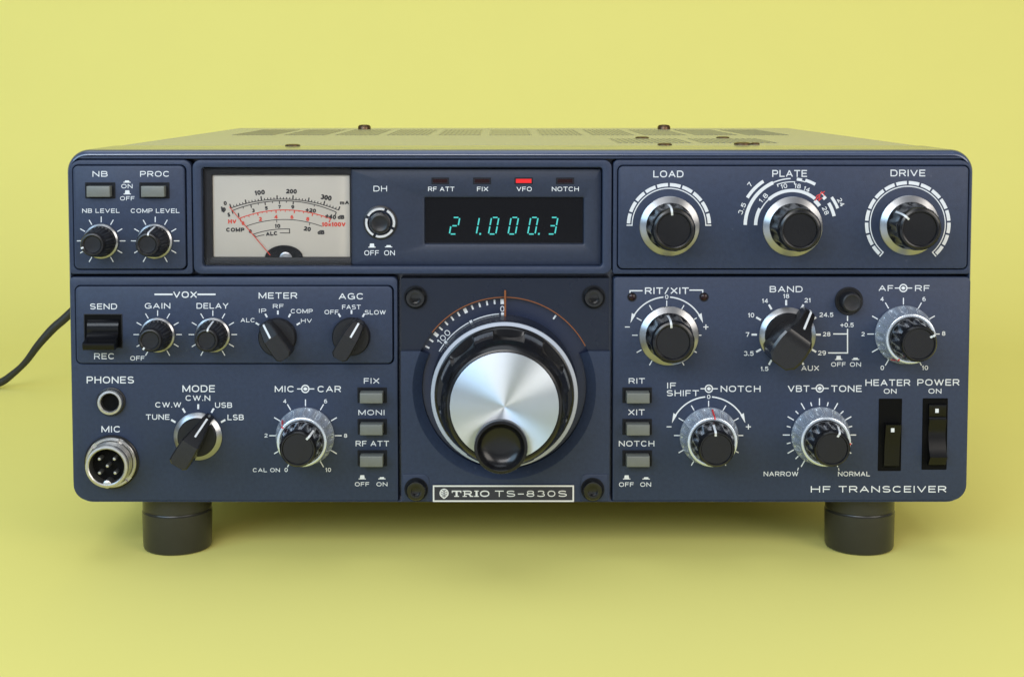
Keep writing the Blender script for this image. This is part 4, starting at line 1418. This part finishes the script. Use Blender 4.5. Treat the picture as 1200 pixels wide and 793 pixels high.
loft(bm, [cl(0, 41.0), cl(0, CAB_BACK - 0.8), cl(0.8, CAB_BACK)], cap1=True)
cab = link("cabinet", finish(bm, "cabinet", 30), 'cabinet', radio, label="grey painted metal cabinet with vented top")


def vent(x0, x1, y0, y1, n):
    bm = bmesh.new()
    z = CAB_TOP
    v = [bm.verts.new(c) for c in ((x0, y0, z + 0.04), (x1, y0, z + 0.04), (x1, y1, z + 0.04), (x0, y1, z + 0.04))]
    bm.faces.new(v)
    # thin ribs of the grille
    for k in range(n):
        x = x0 + (x1 - x0) * (k + 0.5) / n
        bmesh.ops.create_cube(bm, size=1, matrix=Matrix.Translation((x, (y0 + y1) / 2, z + 0.12)) @ Matrix.Diagonal((0.5, (y1 - y0), 0.2, 1)))
    me = finish(bm, "vent")
    return link("vent", me, 'vent', cab)


# back row: eleven vents, front row: two short ones at the right
_, vy0 = at_height(600, 158.6, CAB_TOP)
_, vy1 = at_height(600, 152.2, CAB_TOP)
pitch = 61.0
for k in range(11):
    xa, _ = at_height(270 + k * 60.6, 158.6, CAB_TOP)
    xb, _ = at_height(270 + k * 60.6 + 50.5, 158.6, CAB_TOP)
    vent(xa, xb, vy0, vy1, 9)
_, fy0 = at_height(800, 167.8, CAB_TOP)
_, fy1 = at_height(800, 162.6, CAB_TOP)
for (pa, pb) in ((724, 812), (823, 913)):
    xa, _ = at_height(pa, 167.8, CAB_TOP)
    xb, _ = at_height(pb, 167.8, CAB_TOP)
    vent(xa, xb, fy0, fy1, 12)


def top_screw(px, py, r, hgt):
    x, y = at_height(px, py, CAB_TOP)
    bm = bmesh.new()
    lathe(bm, [(r, -0.2), (r, hgt * 0.55), (r * 0.8, hgt * 0.9), (r * 0.4, hgt), (0, hgt)], 32)
    bmesh.ops.rotate(bm, cent=(0, 0, 0), matrix=Matrix.Rotation(R(-90), 3, 'X'), verts=bm.verts)
    link("top_screw", finish(bm, "top_screw", 40), 'brown_screw', cab, (x, y, CAB_TOP))


for a in ((427, 151.6, 3.6, 2.6), (778, 151.6, 3.6, 2.6), (343, 171.5, 3.0, 0.9), (752.5, 162.3, 3.1, 0.9), (779, 170.2, 2.9, 0.9), (847, 162.0, 3.0, 0.8), (870, 169.8, 3.4, 1.1), (885, 169.6, 1.8, 0.9)):
    top_screw(*a)

fx0 = P(207.5, 620, -18)[0]
fx1 = P(1007.5, 620, -18)[0]


def foot(x, y):
    bm = bmesh.new()
    # profile along z
    prof = [(0, 0.0), (11.9, 0.0), (12.7, 0.5), (13.0, 1.4), (13.25, 14.2), (13.25, 14.6), (12.95, 14.9), (12.8, 15.3), (13.05, 15.7), (13.05, zb + 3)]
    rings = []
    n = 72
    for r, z in prof:
        if r == 0:
            rings.append([bm.verts.new((0, 0, z))])
        else:
            rings.append([bm.verts.new((r * math.cos(2 * math.pi * i / n), r * math.sin(2 * math.pi * i / n), z)) for i in range(n)])
    for i in range(n):
        bm.faces.new((rings[0][0], rings[1][i], rings[1][(i + 1) % n]))
    for a, b in zip(rings[1:], rings[2:]):
        bridge(bm, a, b)
    return link("foot", finish(bm, "foot", 30), 'foot', radio, (x, y, 0), "round grey rubber foot")


for x in (fx0, fx1):
    foot(x, 19.0)
for x in (fx0, fx1):
    foot(x, 285.0)

# ------------------------------------------------------------------ power cord
def cord():
    pts = []
    y = 314.0
    for (px, py, dy) in ((150, 300, 0), (110, 340, 0), (78, 371, 0), (62, 385, 0), (45, 404, 0), (30, 424, 2), (15, 438, 3), (0, 448, 4), (-20, 458, 5), (-60, 466, 8)):
        a = (px - X0) / FPX
        b = (Y0 - py) / FPX
        dyy = CT + ST * b
        t = (CAM_D + y + dy) / dyy
        pts.append(Vector((a * t, y + dy, max(2.6, CAM_Z + (CT * b - ST) * t))))
    # smooth through the points
    path = []
    for i in range(len(pts) - 1):
        p0, p1, p2, p3 = pts[max(0, i - 1)], pts[i], pts[i + 1], pts[min(len(pts) - 1, i + 2)]
        for k in range(8):
            t = k / 8
            path.append(0.5 * ((2 * p1) + (-p0 + p2) * t + (2 * p0 - 5 * p1 + 4 * p2 - p3) * t * t + (-p0 + 3 * p1 - 3 * p2 + p3) * t ** 3))
    path.append(pts[-1])
    bm = bmesh.new()
    rings = []
    n = 16
    o0 = Vector((path[-1].x, path[-1].y, 0))
    for i, c in enumerate(path):
        d = (path[min(i + 1, len(path) - 1)] - path[max(i - 1, 0)]).normalized()
        side = d.cross(Vector((0, 1, 0))).normalized()
        up = Vector((0, 1, 0))
        fr = i / (len(path) - 1)
        w_ = 2.55 - 0.75 * max(0.0, 1 - abs(fr - 0.60) / 0.25)       # the flat twin cord twists and shows its thin side
        rings.append([bm.verts.new(c - o0 + side * (w_ * math.cos(2 * math.pi * k / n)) + up * (2.2 * math.sin(2 * math.pi * k / n))) for k in range(n)])
    for a, b in zip(rings, rings[1:]):
        bridge(bm, a, b)
    bm.faces.new(rings[0])
    bm.faces.new(rings[-1])
    o = link("power_cord", finish(bm, "power_cord", 60), 'cable', None, o0)
    o['label'] = "dark grey cord curving from behind the radio's left side down to the yellow paper"
    o['category'] = "power cord"


cord()
